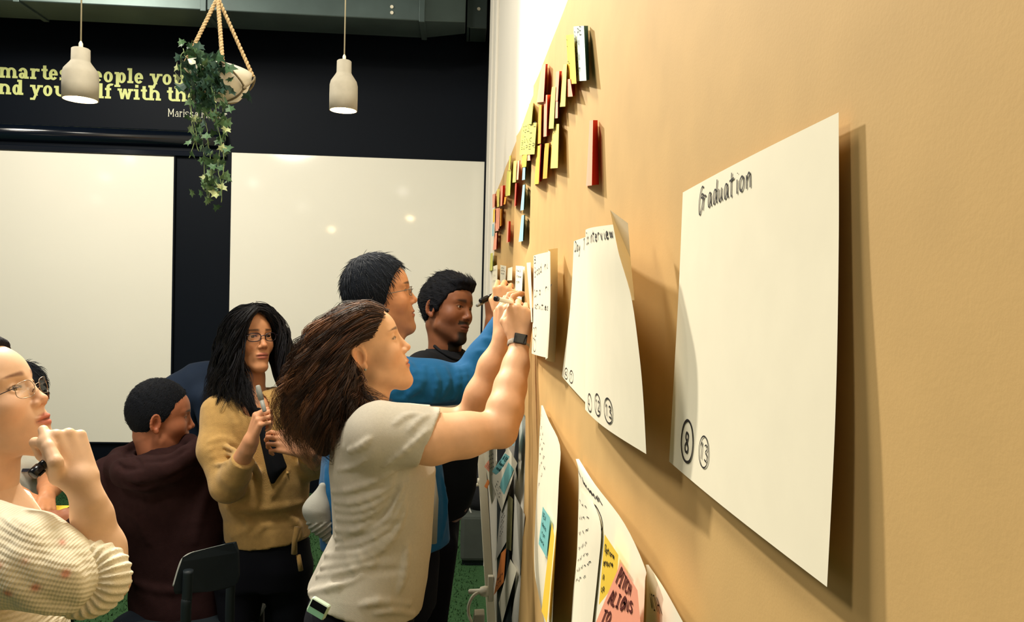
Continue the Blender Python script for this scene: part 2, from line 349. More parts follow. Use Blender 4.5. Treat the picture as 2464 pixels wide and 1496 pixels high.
# ------------------------------------------------------------------ pendant lamps
def pendant(px, py_b, py_t, wpx, Y, label):
    b = P(px, py_b, Y); k = 1/px_m(Y); r = wpx/2*k; h = (py_b-py_t)*k
    t = thing('pendant_lamp', label, 'lamp', b, 'concrete pendant lamps')
    sh = [(r*0.94, 0.0), (r, 0.0), (r*1.01, h*0.30), (r*1.0, h*0.50), (r*0.93, h*0.58), (r*0.60, h*0.72), (r*0.53, h*0.76), (r*0.52, h*0.985), (r*0.46, h), (0.004, h)]
    MB().lathe(b, sh, 40).build('lamp_shade', M['concrete'], t, True)
    ins = [(r*0.94, 0.0), (r*0.95, h*0.48), (r*0.5, h*0.68), (0.002, h*0.68)]
    MB().lathe(b, ins, 40).build('shade_lining', M['lamp_in'], t, True)
    c = b+np.array([0, 0, h*0.24])
    bulb = MB().lathe(c, [(0.001, -0.045), (0.022, -0.040), (0.036, -0.022), (0.040, 0.0), (0.034, 0.022), (0.02, 0.045), (0.014, 0.07)], 24).build('bulb', M['bulb'], t, True)
    top = b+np.array([0, 0, h])
    MB().lathe(top, [(0.008, 0), (0.008, 0.02), (0.003, 0.03)], 12).build('cord_grip', M['white_plastic'], t, True)
    MB().tube([top+np.array([0, 0, 0.01]), (top[0], top[1], 4.2)], 0.0032, 8).build('cord', M['cord'], t, True)
    MB().lathe((top[0], top[1], 4.15), [(0.05, 0.05), (0.05, 0.0), (0.004, -0.01)], 20).build('ceiling_rose', M['black_wall'], t, True)
    d = bpy.data.lights.new('pendant_glow', 'POINT'); d.energy = 5; d.color = (1, 0.75, 0.42); d.shadow_soft_size = 0.04
    o = bpy.data.objects.new('pendant_glow', d); C.objects.link(o); o.location = tuple(b+np.array([0, 0, 0.012]))
pendant(193, 240, 123, 76, 3.2, 'pale concrete pendant lamp hanging in front of the green quote')
pendant(826, 266, 149, 65, 3.7, 'pale concrete pendant lamp hanging alone before the bare black wall')

# ------------------------------------------------------------------ hanging ivy planter
def planter():
    Y = 3.4; k = 1/px_m(Y); c = P(527, 243, Y)                    # bottom of the bowl
    rim = P(527, 176, Y); R0 = 73*k; H = (rim[2]-c[2])+0.02
    tilt = 0.10
    def tp(r, ang, h):
        return c+np.array([r*math.cos(ang), r*math.sin(ang), h-tilt*r*math.cos(ang)])
    t = thing('hanging_planter', 'white bowl planter in a knotted rope hanger', 'planter', c)
    prof = [(0.001, 0), (R0*0.35, 0.004), (R0*0.62, H*0.14), (R0*0.84, H*0.42), (R0*0.96, H*0.75), (R0, H), (R0*0.95, H), (R0*0.9, H*0.75), (R0*0.5, H*0.6), (0.001, H*0.6)]
    n = 40; V = []; 
    for r, h in prof:
        for i in range(n): V.append(tp(r, 2*math.pi*i/n, h))
    Fc = [(i*n+j, i*n+(j+1) % n, (i+1)*n+(j+1) % n, (i+1)*n+j) for i in range(len(prof)-1) for j in range(n)]
    mesh('bowl', V, Fc, M['bowl'], t, True)
    # braided ropes up to a ring at the ceiling side
    top = P(524, -6, Y)
    angs = [math.radians(a) for a in (-68, 12, 100, 192)]
    prof_at = lambda f: (R0*1.02*(1-(1-f)**2.6)**0.5+0.004, H*f)
    for a in angs:
        e = tp(R0*1.02, a, H*0.95); pts = [e+(top-e)*s for s in np.linspace(0, 1, 30)]
        pts = np.array(pts)
        for q in (0, 1):                                            # two twisted strands
            ph = np.linspace(0, 22*math.pi, len(pts)*4)+q*math.pi
            pp = np.stack([np.interp(np.linspace(0, 1, len(pts)*4), np.linspace(0, 1, len(pts)), pts[:, i]) for i in range(3)], 1)
            pp[:, 0] += 0.004*np.cos(ph); pp[:, 1] += 0.004*np.sin(ph)
            MB().tube(pp, 0.0055, 6).build('rope', M['rope'], t, True)
    MB().tube([top, (top[0], top[1], 4.2)], 0.010, 8).build('rope', M['rope'], t, True)
    # net of cord round the bowl: each cord forks to two knots, then down
    kn = [a+math.radians(45) for a in angs]
    for i, a in enumerate(angs):
        for b_ in (kn[i], kn[i-1]-(2*math.pi if kn[i-1] > a else 0)):
            pts = []
            for s in np.linspace(0, 1, 9):
                r, h = prof_at(0.95-0.5*s); pts.append(tp(r+0.003, a+(b_-a)*s, h))
            MB().tube(pts, 0.0042, 6).build('net_cord', M['rope_grey'], t, True)
    for b_ in kn:
        r, h = prof_at(0.45); q = tp(r+0.004, b_, h)
        MB().lathe(q, [(0.001, -0.012), (0.009, -0.006), (0.010, 0.002), (0.001, 0.011)], 10).build('knot', M['rope_grey'], t, True)
        MB().tube([tp(prof_at(f)[0]+0.003, b_, prof_at(f)[1]-0.002) for f in np.linspace(0.45, 0.03, 9)], 0.0042, 6).build('net_cord', M['rope_grey'], t, True)
    # ivy: trailing vines with lobed leaves (each vine one part, each leaf its own piece)
    iv = thing('ivy_plant', 'trailing green ivy growing out of the hanging bowl', 'plant', P(490, 180, Y))
    lv = [(0, 0), (0.10, 0.22), (0.30, 0.24), (0.52, 0.16), (0.36, 0.46), (0.44, 0.62), (0.18, 0.66), (0, 1.0), (-0.18, 0.66), (-0.44, 0.62), (-0.36, 0.46), (-0.52, 0.16), (-0.30, 0.24), (-0.10, 0.22)]
    meshes = []
    for q in range(5):
        col = [srgb(48, 76, 50), srgb(64, 94, 62), srgb(84, 110, 74), srgb(36, 60, 48), srgb(158, 166, 120)][q]
        me = bpy.data.meshes.new('leaf'); fold = 0.18+0.08*q
        V = [(x, y, abs(x)*fold-0.12*y*y) for x, y in lv]; V += [(0, y, -0.03) for y in (0.3, 0.55)]
        nV = len(lv)
        me.from_pydata(V, [], [(0, 1, nV), (1, 2, nV), (2, 3, nV), (3, 4, nV), (4, nV+1, nV), (4, 5, nV+1), (5, 6, nV+1), (6, 7, nV+1), (7, 8, nV+1), (8, 9, nV+1), (9, 10, nV+1), (10, nV, nV+1), (10, 11, nV), (11, 12, nV), (12, 13, nV), (13, 0, nV)])
        a = me.color_attributes.new('Col', 'FLOAT_COLOR', 'POINT')
        cc = np.ones((len(V), 4), np.float32); cc[:, :3] = col; cc[nV:, :3] = np.array(col)*1.5; a.data.foreach_set('color', cc.ravel())
        me.materials.append(M['leaf']); me.update(); meshes.append(me)
    state = [0]
    def leaf(p, size, q=None):
        if state[0] > 296: return
        state[0] += 1
        o = bpy.data.objects.new('leaf', meshes[random.choice([0, 0, 1, 1, 2, 2, 3, 4]) if q is None else q]); C.objects.link(o); o.parent = iv
        o.location = Vector(p)-iv.location
        o.rotation_euler = (random.uniform(1.0, 2.6), random.uniform(-0.7, 0.7), random.uniform(-1.3, 1.3)); o.scale = (size,)*3
    vines = [  # pixel paths: start, ... , end  with depth offsets toward the camera
        ([(440, 118), (450, 160), (455, 215), (462, 275), (470, 330), (455, 385)], -0.10, 15),
        ([(470, 150), (445, 130), (438, 175), (452, 235), (468, 300), (480, 370)], -0.08, 17),
        ([(500, 165), (488, 200), (492, 260), (500, 330), (506, 410), (500, 490)], -0.13, 26),
        ([(520, 170), (512, 215), (515, 280), (520, 350), (524, 420), (518, 495)], -0.15, 26),
        ([(535, 180), (530, 225), (538, 275), (540, 320), (530, 380), (528, 440)], -0.13, 20),
        ([(490, 160), (478, 205), (474, 260), (486, 330), (492, 390), (488, 470)], -0.10, 22),
        ([(515, 160), (500, 190), (505, 240), (528, 300), (545, 290)], -0.14, 14)]
    for path, dy, n in vines:
        pts = catmull([P(x+random.uniform(-3, 3), y, Y+dy*min(1, i*0.8+0.4)) for i, (x, y) in enumerate(path)], 40)
        pts += np.cumsum(rng.normal(0, 0.0016, pts.shape), 0)
        MB().tube(pts, 0.0016, 5).build('vine', M['stem'], iv, True)
        for j in range(n):
            i = int((j+random.random())/n*39.5); d = rng.normal(0, 0.017, 3)
            leaf(pts[i]+d, random.uniform(0.034, 0.052))
    for j in range(95):                                             # the mound over the bowl's near-left side
        u = random.random()
        x = random.gauss(500, 24); y = random.gauss(205, 34); y = min(max(y, 150), 262)
        leaf(P(x, y, Y-0.14-0.03*random.random()+abs(x-510)*0.0006), random.uniform(0.040, 0.062), random.choice([3, 3, 0, 0, 1, 3]))
    for j in range(30):
        leaf(P(random.gauss(462, 16), random.gauss(150, 24), Y-0.08*random.random()), random.uniform(0.038, 0.056), random.choice([3, 0, 1, 2]))
    for j in range(14):
        leaf(P(random.gauss(508, 16), random.uniform(425, 490), Y-0.12), random.uniform(0.036, 0.048), random.choice([1, 2, 2]))
planter()
# ------------------------------------------------------------------ papered wall
ZT = 0.5*(W(1364, 0)[2]+W(1235, 345)[2])                 # top edge of the brown paper
def grid_sheet(fn, nu, nv, name, m, parent=None, thick=0):
    V = [fn(i/nu, j/nv) for j in range(nv+1) for i in range(nu+1)]
    Fc = [(j*(nu+1)+i, j*(nu+1)+i+1, (j+1)*(nu+1)+i+1, (j+1)*(nu+1)+i) for j in range(nv) for i in range(nu)]
    o = mesh(name, V, Fc, m, parent, True)
    if thick:
        s = o.modifiers.new('thickness', 'SOLIDIFY'); s.thickness = thick; s.offset = 0
    return o
def kraft(y0, y1, z0, z1, label, edge, base):
    def fn(u, v):
        y = y0+(y1-y0)*u; z = z0+(z1-z0)*v
        x = WX-base-0.0012*math.sin(y*5.1+z*1.3)-0.0010*math.sin(y*11+1.0+z*2.7)*math.sin(z*3.1)
        x -= edge(y, z)
        return (min(x, WX+0.009), y, z)
    o = grid_sheet(fn, 90, 50, 'brown_paper', M['kraft']); return tag(o, label, 'paper', 'brown paper lengths on the wall')
kraft(-1.6, 2.12, 0.06, ZT, 'long smooth length of brown kraft paper carrying the graduation sheet',
      lambda y, z: 0.014*max(0, (y-1.95)/0.17)**2*(0.6+0.5*math.sin(z*4.2)) if z < 1.75 else 0.003*max(0, (y-1.95)/0.17)**2, 0.0)
kraft(2.08, 2.78, 1.30, ZT-0.004, 'narrow middle length of brown paper behind the writing hands', lambda y, z: 0.006*max(0, (y-2.6)/0.18)**2, -0.005)
kraft(2.72, 4.35, 1.25, ZT-0.002, 'far length of brown paper crowded with sticky notes', lambda y, z: 0.004*max(0, (y-4.1)/0.25)**2, -0.007)

# ---- handwriting: single-stroke letters in a unit box (baseline 0, cap height 1)
HW = {
 'G': [[(.62,.98),(.45,1.05),(.25,.8),(.12,.45),(.1,.1),(.22,-.12),(.45,.1),(.58,.45),(.62,.62),(.45,.68),(.36,.55),(.5,.5),(.66,.6)]],
 'r': [[(.02,0),(.06,.5)],[(.05,.35),(.2,.55),(.36,.5)]],
 'a': [[(.36,.5),(.2,.55),(.06,.3),(.12,.02),(.28,.1),(.38,.45),(.38,.15),(.48,0)]],
 'd': [[(.36,.5),(.2,.55),(.06,.3),(.12,.02),(.28,.1),(.4,.5),(.44,1.0),(.4,.2),(.5,0)]],
 'u': [[(.05,.5),(.06,.15),(.18,0),(.32,.15),(.36,.5),(.36,.15),(.46,0)]],
 't': [[(.16,.95),(.14,.1),(.22,0)],[(-.04,.6),(.40,.66)]],
 'i': [[(.1,.5),(.1,.05),(.16,0)],[(.12,.74),(.13,.78)]],
 'o': [[(.25,.55),(.08,.4),(.06,.12),(.22,0),(.38,.15),(.38,.42),(.25,.55)]],
 'n': [[(.04,.5),(.06,0)],[(.06,.3),(.22,.55),(.34,.45),(.38,0)]],
 'J': [[(.1,1),(.5,1)],[(.34,1),(.32,.15),(.18,0),(.05,.12)]],
 'b': [[(.08,1),(.08,0)],[(.08,.35),(.25,.52),(.4,.3),(.28,.02),(.08,.08)]],
 'e': [[(.06,.28),(.36,.34),(.26,.54),(.08,.38),(.1,.08),(.26,0),(.4,.1)]],
 'v': [[(.04,.5),(.18,0),(.36,.52)]], 'w': [[(.02,.5),(.12,0),(.24,.4),(.36,0),(.48,.5)]],
 'I': [[(.22,1),(.22,0)],[(.05,1),(.4,1)],[(.05,0),(.4,0)]], 'T': [[(.25,1),(.25,0)],[(0,1),(.52,1)]],
 'H': [[(.05,1),(.05,0)],[(.45,1),(.45,0)],[(.05,.5),(.45,.5)]], 'P': [[(.06,0),(.06,1),(.38,.95),(.42,.68),(.1,.5)]],
 'E': [[(.45,1),(.06,1),(.06,0),(.45,0)],[(.06,.52),(.36,.52)]], 'C': [[(.48,.85),(.3,1),(.08,.75),(.06,.25),(.28,0),(.48,.14)]],
 'O': [[(.28,1),(.08,.75),(.06,.25),(.26,0),(.46,.25),(.48,.7),(.28,1)]], 'N': [[(.05,0),(.05,1),(.45,0),(.45,1)]],
 'F': [[(.06,0),(.06,1),(.45,1)],[(.06,.52),(.36,.52)]], 'W': [[(0,1),(.14,0),(.27,.7),(.4,0),(.55,1)]],
 'B': [[(.06,0),(.06,1),(.36,.9),(.34,.6),(.06,.52),(.4,.42),(.4,.1),(.06,0)]], 'A': [[(0,0),(.24,1),(.48,0)],[(.1,.4),(.4,.4)]],
 'K': [[(.06,1),(.06,0)],[(.44,1),(.08,.48),(.46,0)]], 'R': [[(.06,0),(.06,1),(.38,.95),(.4,.65),(.08,.5),(.45,0)]],
 'L': [[(.06,1),(.06,0),(.42,0)]], 'S': [[(.44,.88),(.26,1),(.08,.8),(.4,.35),(.3,.02),(.05,.12)]], 'D': [[(.06,0),(.06,1),(.36,.85),(.46,.5),(.34,.12),(.06,0)]],
 'M': [[(.02,0),(.08,1),(.27,.4),(.46,1),(.52,0)]],
 'p': [[(.06,.5),(.06,-.4)],[(.06,.4),(.22,.55),(.38,.3),(.22,.02),(.06,.1)]], 's': [[(.34,.48),(.18,.55),(.08,.4),(.32,.16),(.2,0),(.04,.08)]],
 'y': [[(.04,.5),(.1,.15),(.22,.1),(.34,.4)],[(.36,.5),(.3,-.2),(.14,-.4)]], 'c': [[(.36,.45),(.2,.55),(.06,.3),(.16,.02),(.36,.1)]], 'm': [[(.02,.5),(.04,0)],[(.04,.4),(.16,.54),(.22,.4),(.22,0)],[(.22,.4),(.36,.54),(.42,.4),(.42,0)]],
 'k': [[(.06,1),(.06,0)],[(.34,.52),(.08,.25),(.36,0)]], 'l': [[(.1,1),(.1,.05),(.18,0)]], 'h': [[(.06,1),(.06,0)],[(.06,.35),(.22,.54),(.34,.4),(.34,0)]], 'g': [[(.36,.5),(.14,.52),(.08,.2),(.3,.12),(.38,.5),(.34,-.3),(.1,-.36)]],
 '1': [[(.1,.8),(.26,1),(.24,0)]], '2': [[(.06,.78),(.22,1),(.42,.8),(.3,.45),(.05,0),(.48,.04)]],
 '3': [[(.06,.9),(.28,1),(.4,.78),(.2,.55),(.44,.35),(.34,.03),(.06,.1)]], '4': [[(.3,1),(.04,.4),(.48,.42)],[(.36,.7),(.34,0)]],
 '8': [[(.28,.55),(.12,.75),(.2,.98),(.38,.95),(.4,.75),(.28,.55),(.1,.3),(.16,.04),(.38,.04),(.44,.28),(.28,.55)]],
 '@': [[(.25,.3),(.1,.2),(.2,.05),(.35,.2),(.25,.35)],[(.5,.5),(.2,.6),(0,.25),(.2,-.1),(.45,0)]],
}
def ribbons(fn, strokes, hw, eps):
    """flat ink ribbons on surface fn(u,v); strokes in (u,v); hw = half width in metres"""
    mb = MB()
    for s in strokes:
        s = catmull(s, max(6, 5*len(s))) if len(s) > 2 else np.linspace(s[0], s[1], 5)
        p = np.array([fn(u, v) for u, v in s]); du = 1e-3
        n = np.array([np.cross(np.subtract(fn(u+du, v), fn(u, v)), np.subtract(fn(u, v+du), fn(u, v))) for u, v in s])
        n /= np.linalg.norm(n, axis=1)[:, None]+1e-12
        n *= np.where(n[:, 0] > 0, -1, 1)[:, None]        # ink lies on the side that faces the room
        T = np.gradient(p, axis=0); T /= np.linalg.norm(T, axis=1)[:, None]+1e-12
        b = np.cross(n, T); a = p+n*eps
        V = np.concatenate([a-b*hw, a+b*hw]); m = len(s)
        mb.add(V, [(i, i+1, m+i+1, m+i) for i in range(m-1)])
    return mb
def text_strokes(txt, u0, v0, ch, cw, slope=0.0, jit=0.0):
    out = []; x = u0
    for k, c in enumerate(txt):
        g = HW.get(c)
        if g:
            j = random.uniform(-jit, jit)
            for s in g: out.append([(x+px*cw, v0+slope*(x-u0)+(py+j)*ch) for px, py in s])
        x += cw*(0.62 if c != 'i' else 0.3)
    return out
def circle_strokes(u, v, ru, rv):
    return [[(u+ru*math.cos(a), v+rv*math.sin(a)) for a in np.linspace(1.9, 1.9+2*math.pi*1.03, 20)]]
def scribble(u0, v0, wdt, ch, n, gap, slope=0):
    out = []
    for k in range(n):
        u = u0; v = v0-k*gap
        while u < u0+wdt*random.uniform(0.7, 1):
            L = random.uniform(0.06, 0.14)*wdt/0.5; m = random.randint(4, 7)
            out.append([(u+L*i/m, v+slope*(u-u0)+ch*random.uniform(-0.1, 0.9)) for i in range(m)]); u += L*1.5
    return out
def edge_interp(pts, n=24):
    pts = [W(*p) for p in pts]
    return catmull(pts, n) if len(pts) > 2 else np.linspace(pts[0], pts[1], n)
def sheet(left, right, label, name='paper_sheet', m='paper', bulge=0.0, cat='paper', group=None, nu=14, straight=False):
    """left / right: edges from top to bottom as (px, py, off)"""
    n = 25; L = edge_interp(left, n); R = edge_interp(right, n)
    def fn(u, v):
        t = (1-v)*(n-1); i = int(min(max(t, 0), n-2)); f = t-i
        a = L[i]+(L[i+1]-L[i])*f; b = R[i]+(R[i+1]-R[i])*f
        p = a+(b-a)*u; p = p.copy(); p[0] -= bulge*math.sin(math.pi*min(max(u, 0), 1)); return p
    o = grid_sheet(fn, nu, 24, name, M[m]); tag(o, label, cat, group)
    return o, fn
def write(o, fn, strokes, hw=0.0007, ink='ink', name='handwriting', eps=0.0006):
    r_ = ribbons(fn, strokes, hw, eps).build(name, M[ink], o); r_['kind'] = 'stuff'; return r_

# the graduation sheet
o, fn = sheet([(1643, 463, .004), (1634, 680, .006), (1622, 900, .007), (1610, 1110, .008)], [(2018, 270, .006), (2018, 600, .007), (2010, 1000, .010), (1990, 1412, .013)],
              'large white sheet headed Graduation with a circled 8', bulge=0.002)
write(o, fn, text_strokes('Graduation', .185, .872, .090, .072, 0.02, 0.02), .0008, name='title_writing')
write(o, fn, circle_strokes(.185, .138, .058, .068)+text_strokes('8', .160, .105, .064, .085), .0011, name='circled_number')
write(o, fn, circle_strokes(.34, .14, .040, .046)+text_strokes('13', .310, .117, .048, .055), .0006, name='circled_number')
# two sheets with the interview title
o, fn = sheet([(1381, 580, .006), (1372, 740, .007), (1352, 905, .007)], [(1436, 562, .010), (1432, 780, .010), (1425, 985, .010)],
              'white sheet tucked partly under the interview sheet', bulge=0.001)
write(o, fn, text_strokes('Day 1 to', .08, .885, .10, .17, 0.0, 0.03), .0011)
write(o, fn, circle_strokes(.16, .075, .07, .05)+text_strokes('4', .12, .05, .05, .14), .0009, name='circled_number')
write(o, fn, circle_strokes(.36, .095, .07, .05)+text_strokes('1', .32, .07, .05, .14), .0009, name='circled_number')
o, fn = sheet([(1409, 553, .016), (1409, 770, .016), (1408, 985, .016)], [(1475, 540, .050), (1489, 610, .050), (1519, 715, .046), (1538, 850, .042), (1548, 960, .038), (1555, 1092, .034)],
              'white sheet headed Job interview, curling off the wall', bulge=0.006)
write(o, fn, text_strokes('Job interview', .14, .880, .085, .115, 0.02, 0.02), .0011, name='title_writing')
for u_, t_ in ((.18, '4'), (.40, '12'), (.60, '13')):
    write(o, fn, circle_strokes(u_, .085+.02*(u_ > .3), .066, .055)+text_strokes(t_, u_-.045, .06+.02*(u_ > .3), .05, .085), .0010, name='circled_number')
_q = [W(1475, 541, .0495), W(1468, 505, .046), W(1511, 537, .030), W(1517, 620, .031), W(1527, 722, .034), W(1521, 722, .045), W(1489, 611, .049)]
mesh('folded_corner', _q, [(0, 1, 2, 3, 6), (6, 3, 4, 5)], M['paper'], o)
# curled sheet by the hands
o, fn = sheet([(1284, 615, .012), (1283, 730, .012), (1279, 850, .012)], [(1324, 605, .034), (1324, 740, .034), (1318, 861, .032)], 'narrow curled sheet of notes beside the watch hand', bulge=0.003)
write(o, fn, text_strokes('B', .1, .88, .09, .3)+text_strokes('Broad nic', .14, .74, .09, .17, .1, .04)+text_strokes('Out of run', .12, .56, .07, .16, .1, .05)+text_strokes('activities', .2, .46, .06, .15, .02, .05), .0011)
write(o, fn, circle_strokes(.18, .24, .08, .05)+circle_strokes(.34, .26, .06, .04)+circle_strokes(.30, .12, .10, .07), .0009, name='circled_number')
_a = edge_interp([(1324, 605, .034), (1324, 740, .034), (1318, 861, .032)], 12); _b = edge_interp([(1342, 597, .010), (1341, 740, .010), (1335, 872, .010)], 12)
grid_sheet(lambda u, v: _a[int(round((1-v)*11))]*(1-u)+_b[int(round((1-v)*11))]*u+np.array([-0.010*math.sin(math.pi*u), 0, 0]), 8, 11, 'curled_edge', M['paper'], o)
# small sheets further along the row
for k, (l, r, lab, wr) in enumerate([
    ([(1267, 632, .012), (1278, 775, .012)], [(1277, 631, .016), (1281, 775, .016)], 'thin upright paper strip beside the curled notes sheet', 0),
    ([(1241, 639, .012), (1239, 745, .012)], [(1259, 640, .018), (1254, 745, .018)], 'small sheet with a scribbled K above the writing hand', 1),
    ([(1251, 643, .010), (1256, 745, .010)], [(1263, 641, .006), (1268, 745, .006)], 'shaded curled paper strip behind the scribbled K sheet', 0),
    ([(1222, 645, .012), (1219, 675, .012)], [(1233, 642, .016), (1232, 674, .016)], 'tiny pale blank sheet right of the row of small sheets', 0),
    ([(1204, 637, .012), (1203, 690, .012)], [(1218, 640, .018), (1216, 690, .018)], 'small lined white sheet in the middle of the row', 1),
    ([(1185, 641, .012), (1184, 740, .012)], [(1197, 637, .020), (1196, 735, .020)], 'last small white sheet at the far end of the row', 1)]):
    o, fn = sheet(l, r, lab, nu=4)
    if wr: write(o, fn, scribble(.2, .86, .6, .06, 3, .13), .0013)

# sheets on the lower row
o, fn = sheet([(1303, 975, .010), (1298, 1050, .012), (1295, 1130, .012), (1287, 1270, .013), (1286, 1370, .013), (1296, 1430, .014), (1312, 1510, .014)],
              [(1306, 975, .014), (1321, 1012, .022), (1347, 1070, .034), (1345, 1150, .036), (1338, 1300, .036), (1333, 1400, .036), (1328, 1510, .036)],
              'tall narrow hanging sheet with a teal and a yellow note', bulge=0.002)
write(o, fn, scribble(.1, .88, .5, .02, 6, .055, .1), .0008)
def note_on(px, m, label, text=(), ink='ink', off=0.045, ch=.14, cw=.17, hw=.0008):
    q = [W(x, y, off) for x, y in px]                      # TL, TR, BR, BL
    fn = lambda u, v: (q[0]*(1-u)+q[1]*u)*v+(q[3]*(1-u)+q[2]*u)*(1-v)
    o = grid_sheet(fn, 4, 4, 'sticky_note', M[m]); tag(o, label, 'sticky note')
    st = []
    for i, t in enumerate(text): st += text_strokes(t, .12, .78-i*(.9/max(3, len(text)+.3)), ch, cw, 0, .06)
    if st: write(o, fn, st, hw, ink)
    return o
note_on([(1306, 1218), (1324, 1246), (1315, 1342), (1296, 1308)], 'note_teal', 'teal sticky note with dark writing on the tall narrow sheet', ('NEW', 'ideas', 'from', 'bank'), 'ink_teal', .040, .12, .22)
note_on([(1328, 1255), (1334, 1290), (1316, 1500), (1303, 1470)], 'note_yellow', 'long yellow sticky note hanging down the tall narrow sheet', (), 'ink', .042)
o, fn = sheet([(1390, 1104, .010), (1392, 1170, .010), (1389, 1320, .012), (1380, 1420, .012), (1374, 1510, .012)],
              [(1393, 1104, .012), (1432, 1165, .020), (1498, 1252, .026), (1550, 1360, .030), (1552, 1400, .030), (1548, 1510, .030)],
              'big wavy sheet with a circled 2 under the coral note', bulge=0.004)
write(o, fn, circle_strokes(.65, .62, .055, .052)+text_strokes('2', .63, .595, .05, .06), .0010, name='circled_number')
write(o, fn, text_strokes('Partner document', .12, .90, .05, .075, -.32, .02), .0007)
o, fn = sheet([(1394, 1175, .018), (1390, 1320, .019), (1382, 1420, .019), (1376, 1510, .019)], [(1426, 1205, .024), (1446, 1268, .028), (1438, 1380, .028), (1424, 1510, .028)],
              'small handwritten page pinned over the circled 2 sheet', bulge=0.003)
write(o, fn, scribble(.1, .9, .6, .025, 7, .085, -.06), .0006)
note_on([(1455, 1285), (1488, 1335), (1484, 1400), (1441, 1455)], 'note_yellow', 'yellow sticky note reading Options ensure, half covered by coral note', ('Options', 'ensure', 'is', 'co'), 'ink', .040, .11, .17)
note_on([(1494, 1352), (1534, 1420), (1545, 1540), (1420, 1530)], 'note_coral', 'coral sticky note reading PITCH ALIGNS TO', ('PITCH', 'ALIGNS', 'TO'), 'ink_red', .046, .18, .20, .0012)
o, fn = sheet([(1557, 1358, .012), (1556, 1430, .012), (1554, 1510, .012)], [(1560, 1358, .014), (1600, 1418, .020), (1652, 1512, .022)], 'white sheet corner sloping down below the coral note', bulge=0.002)
write(o, fn, text_strokes('WITH', .3, .3, .2, .14, -.3, .02), .0006)

# ---- sticky notes on the far brown paper: front leaf to a crest, then the curled-back flap
def sticky(col, x0t, x0b, x1t, x1b, x2t, x2b, yt, yb, label, text=(), dy=2, crest=.014, ink='ink', back=None):
    base = .003
    t = thing('sticky_note', label, 'sticky note', W(x0t, yt, base), 'sticky notes on the brown paper')
    A, B = W(x0t, yt+dy, base), W(x0b, yb, base)
    Ct, Cb = W(x1t, yt, crest), W(x1b, yb-dy, crest+.004)
    def fn(u, v):
        a = B+(A-B)*v; b = Cb+(Ct-Cb)*v; p = a+(b-a)*u; p = p.copy(); p[0] -= .002*math.sin(math.pi*u); return p
    g = grid_sheet(fn, 4, 6, 'note_front', M['note_'+col], t)
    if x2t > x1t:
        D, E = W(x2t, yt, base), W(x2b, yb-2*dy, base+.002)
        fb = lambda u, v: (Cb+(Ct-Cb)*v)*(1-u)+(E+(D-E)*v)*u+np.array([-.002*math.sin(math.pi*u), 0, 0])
        grid_sheet(fb, 4, 6, 'curled_flap', M['note_'+(back or dict(coral='deepred', red='deepred', pink='deepred', yellow='amber', orange='amber', blue='tealdark', paleblue='tealdark').get(col, col))], t)  # coral, yellow and blue families carry the flap's shade as a deeper colour
    if text:
        st = []
        for i, s_ in enumerate(text): st += text_strokes(s_, .12, .76-i*.22, .14, .30, .15, .05)
        ribbons(fn, st, .0007, .0006).build('handwriting', M[ink], t)['kind'] = 'stuff'
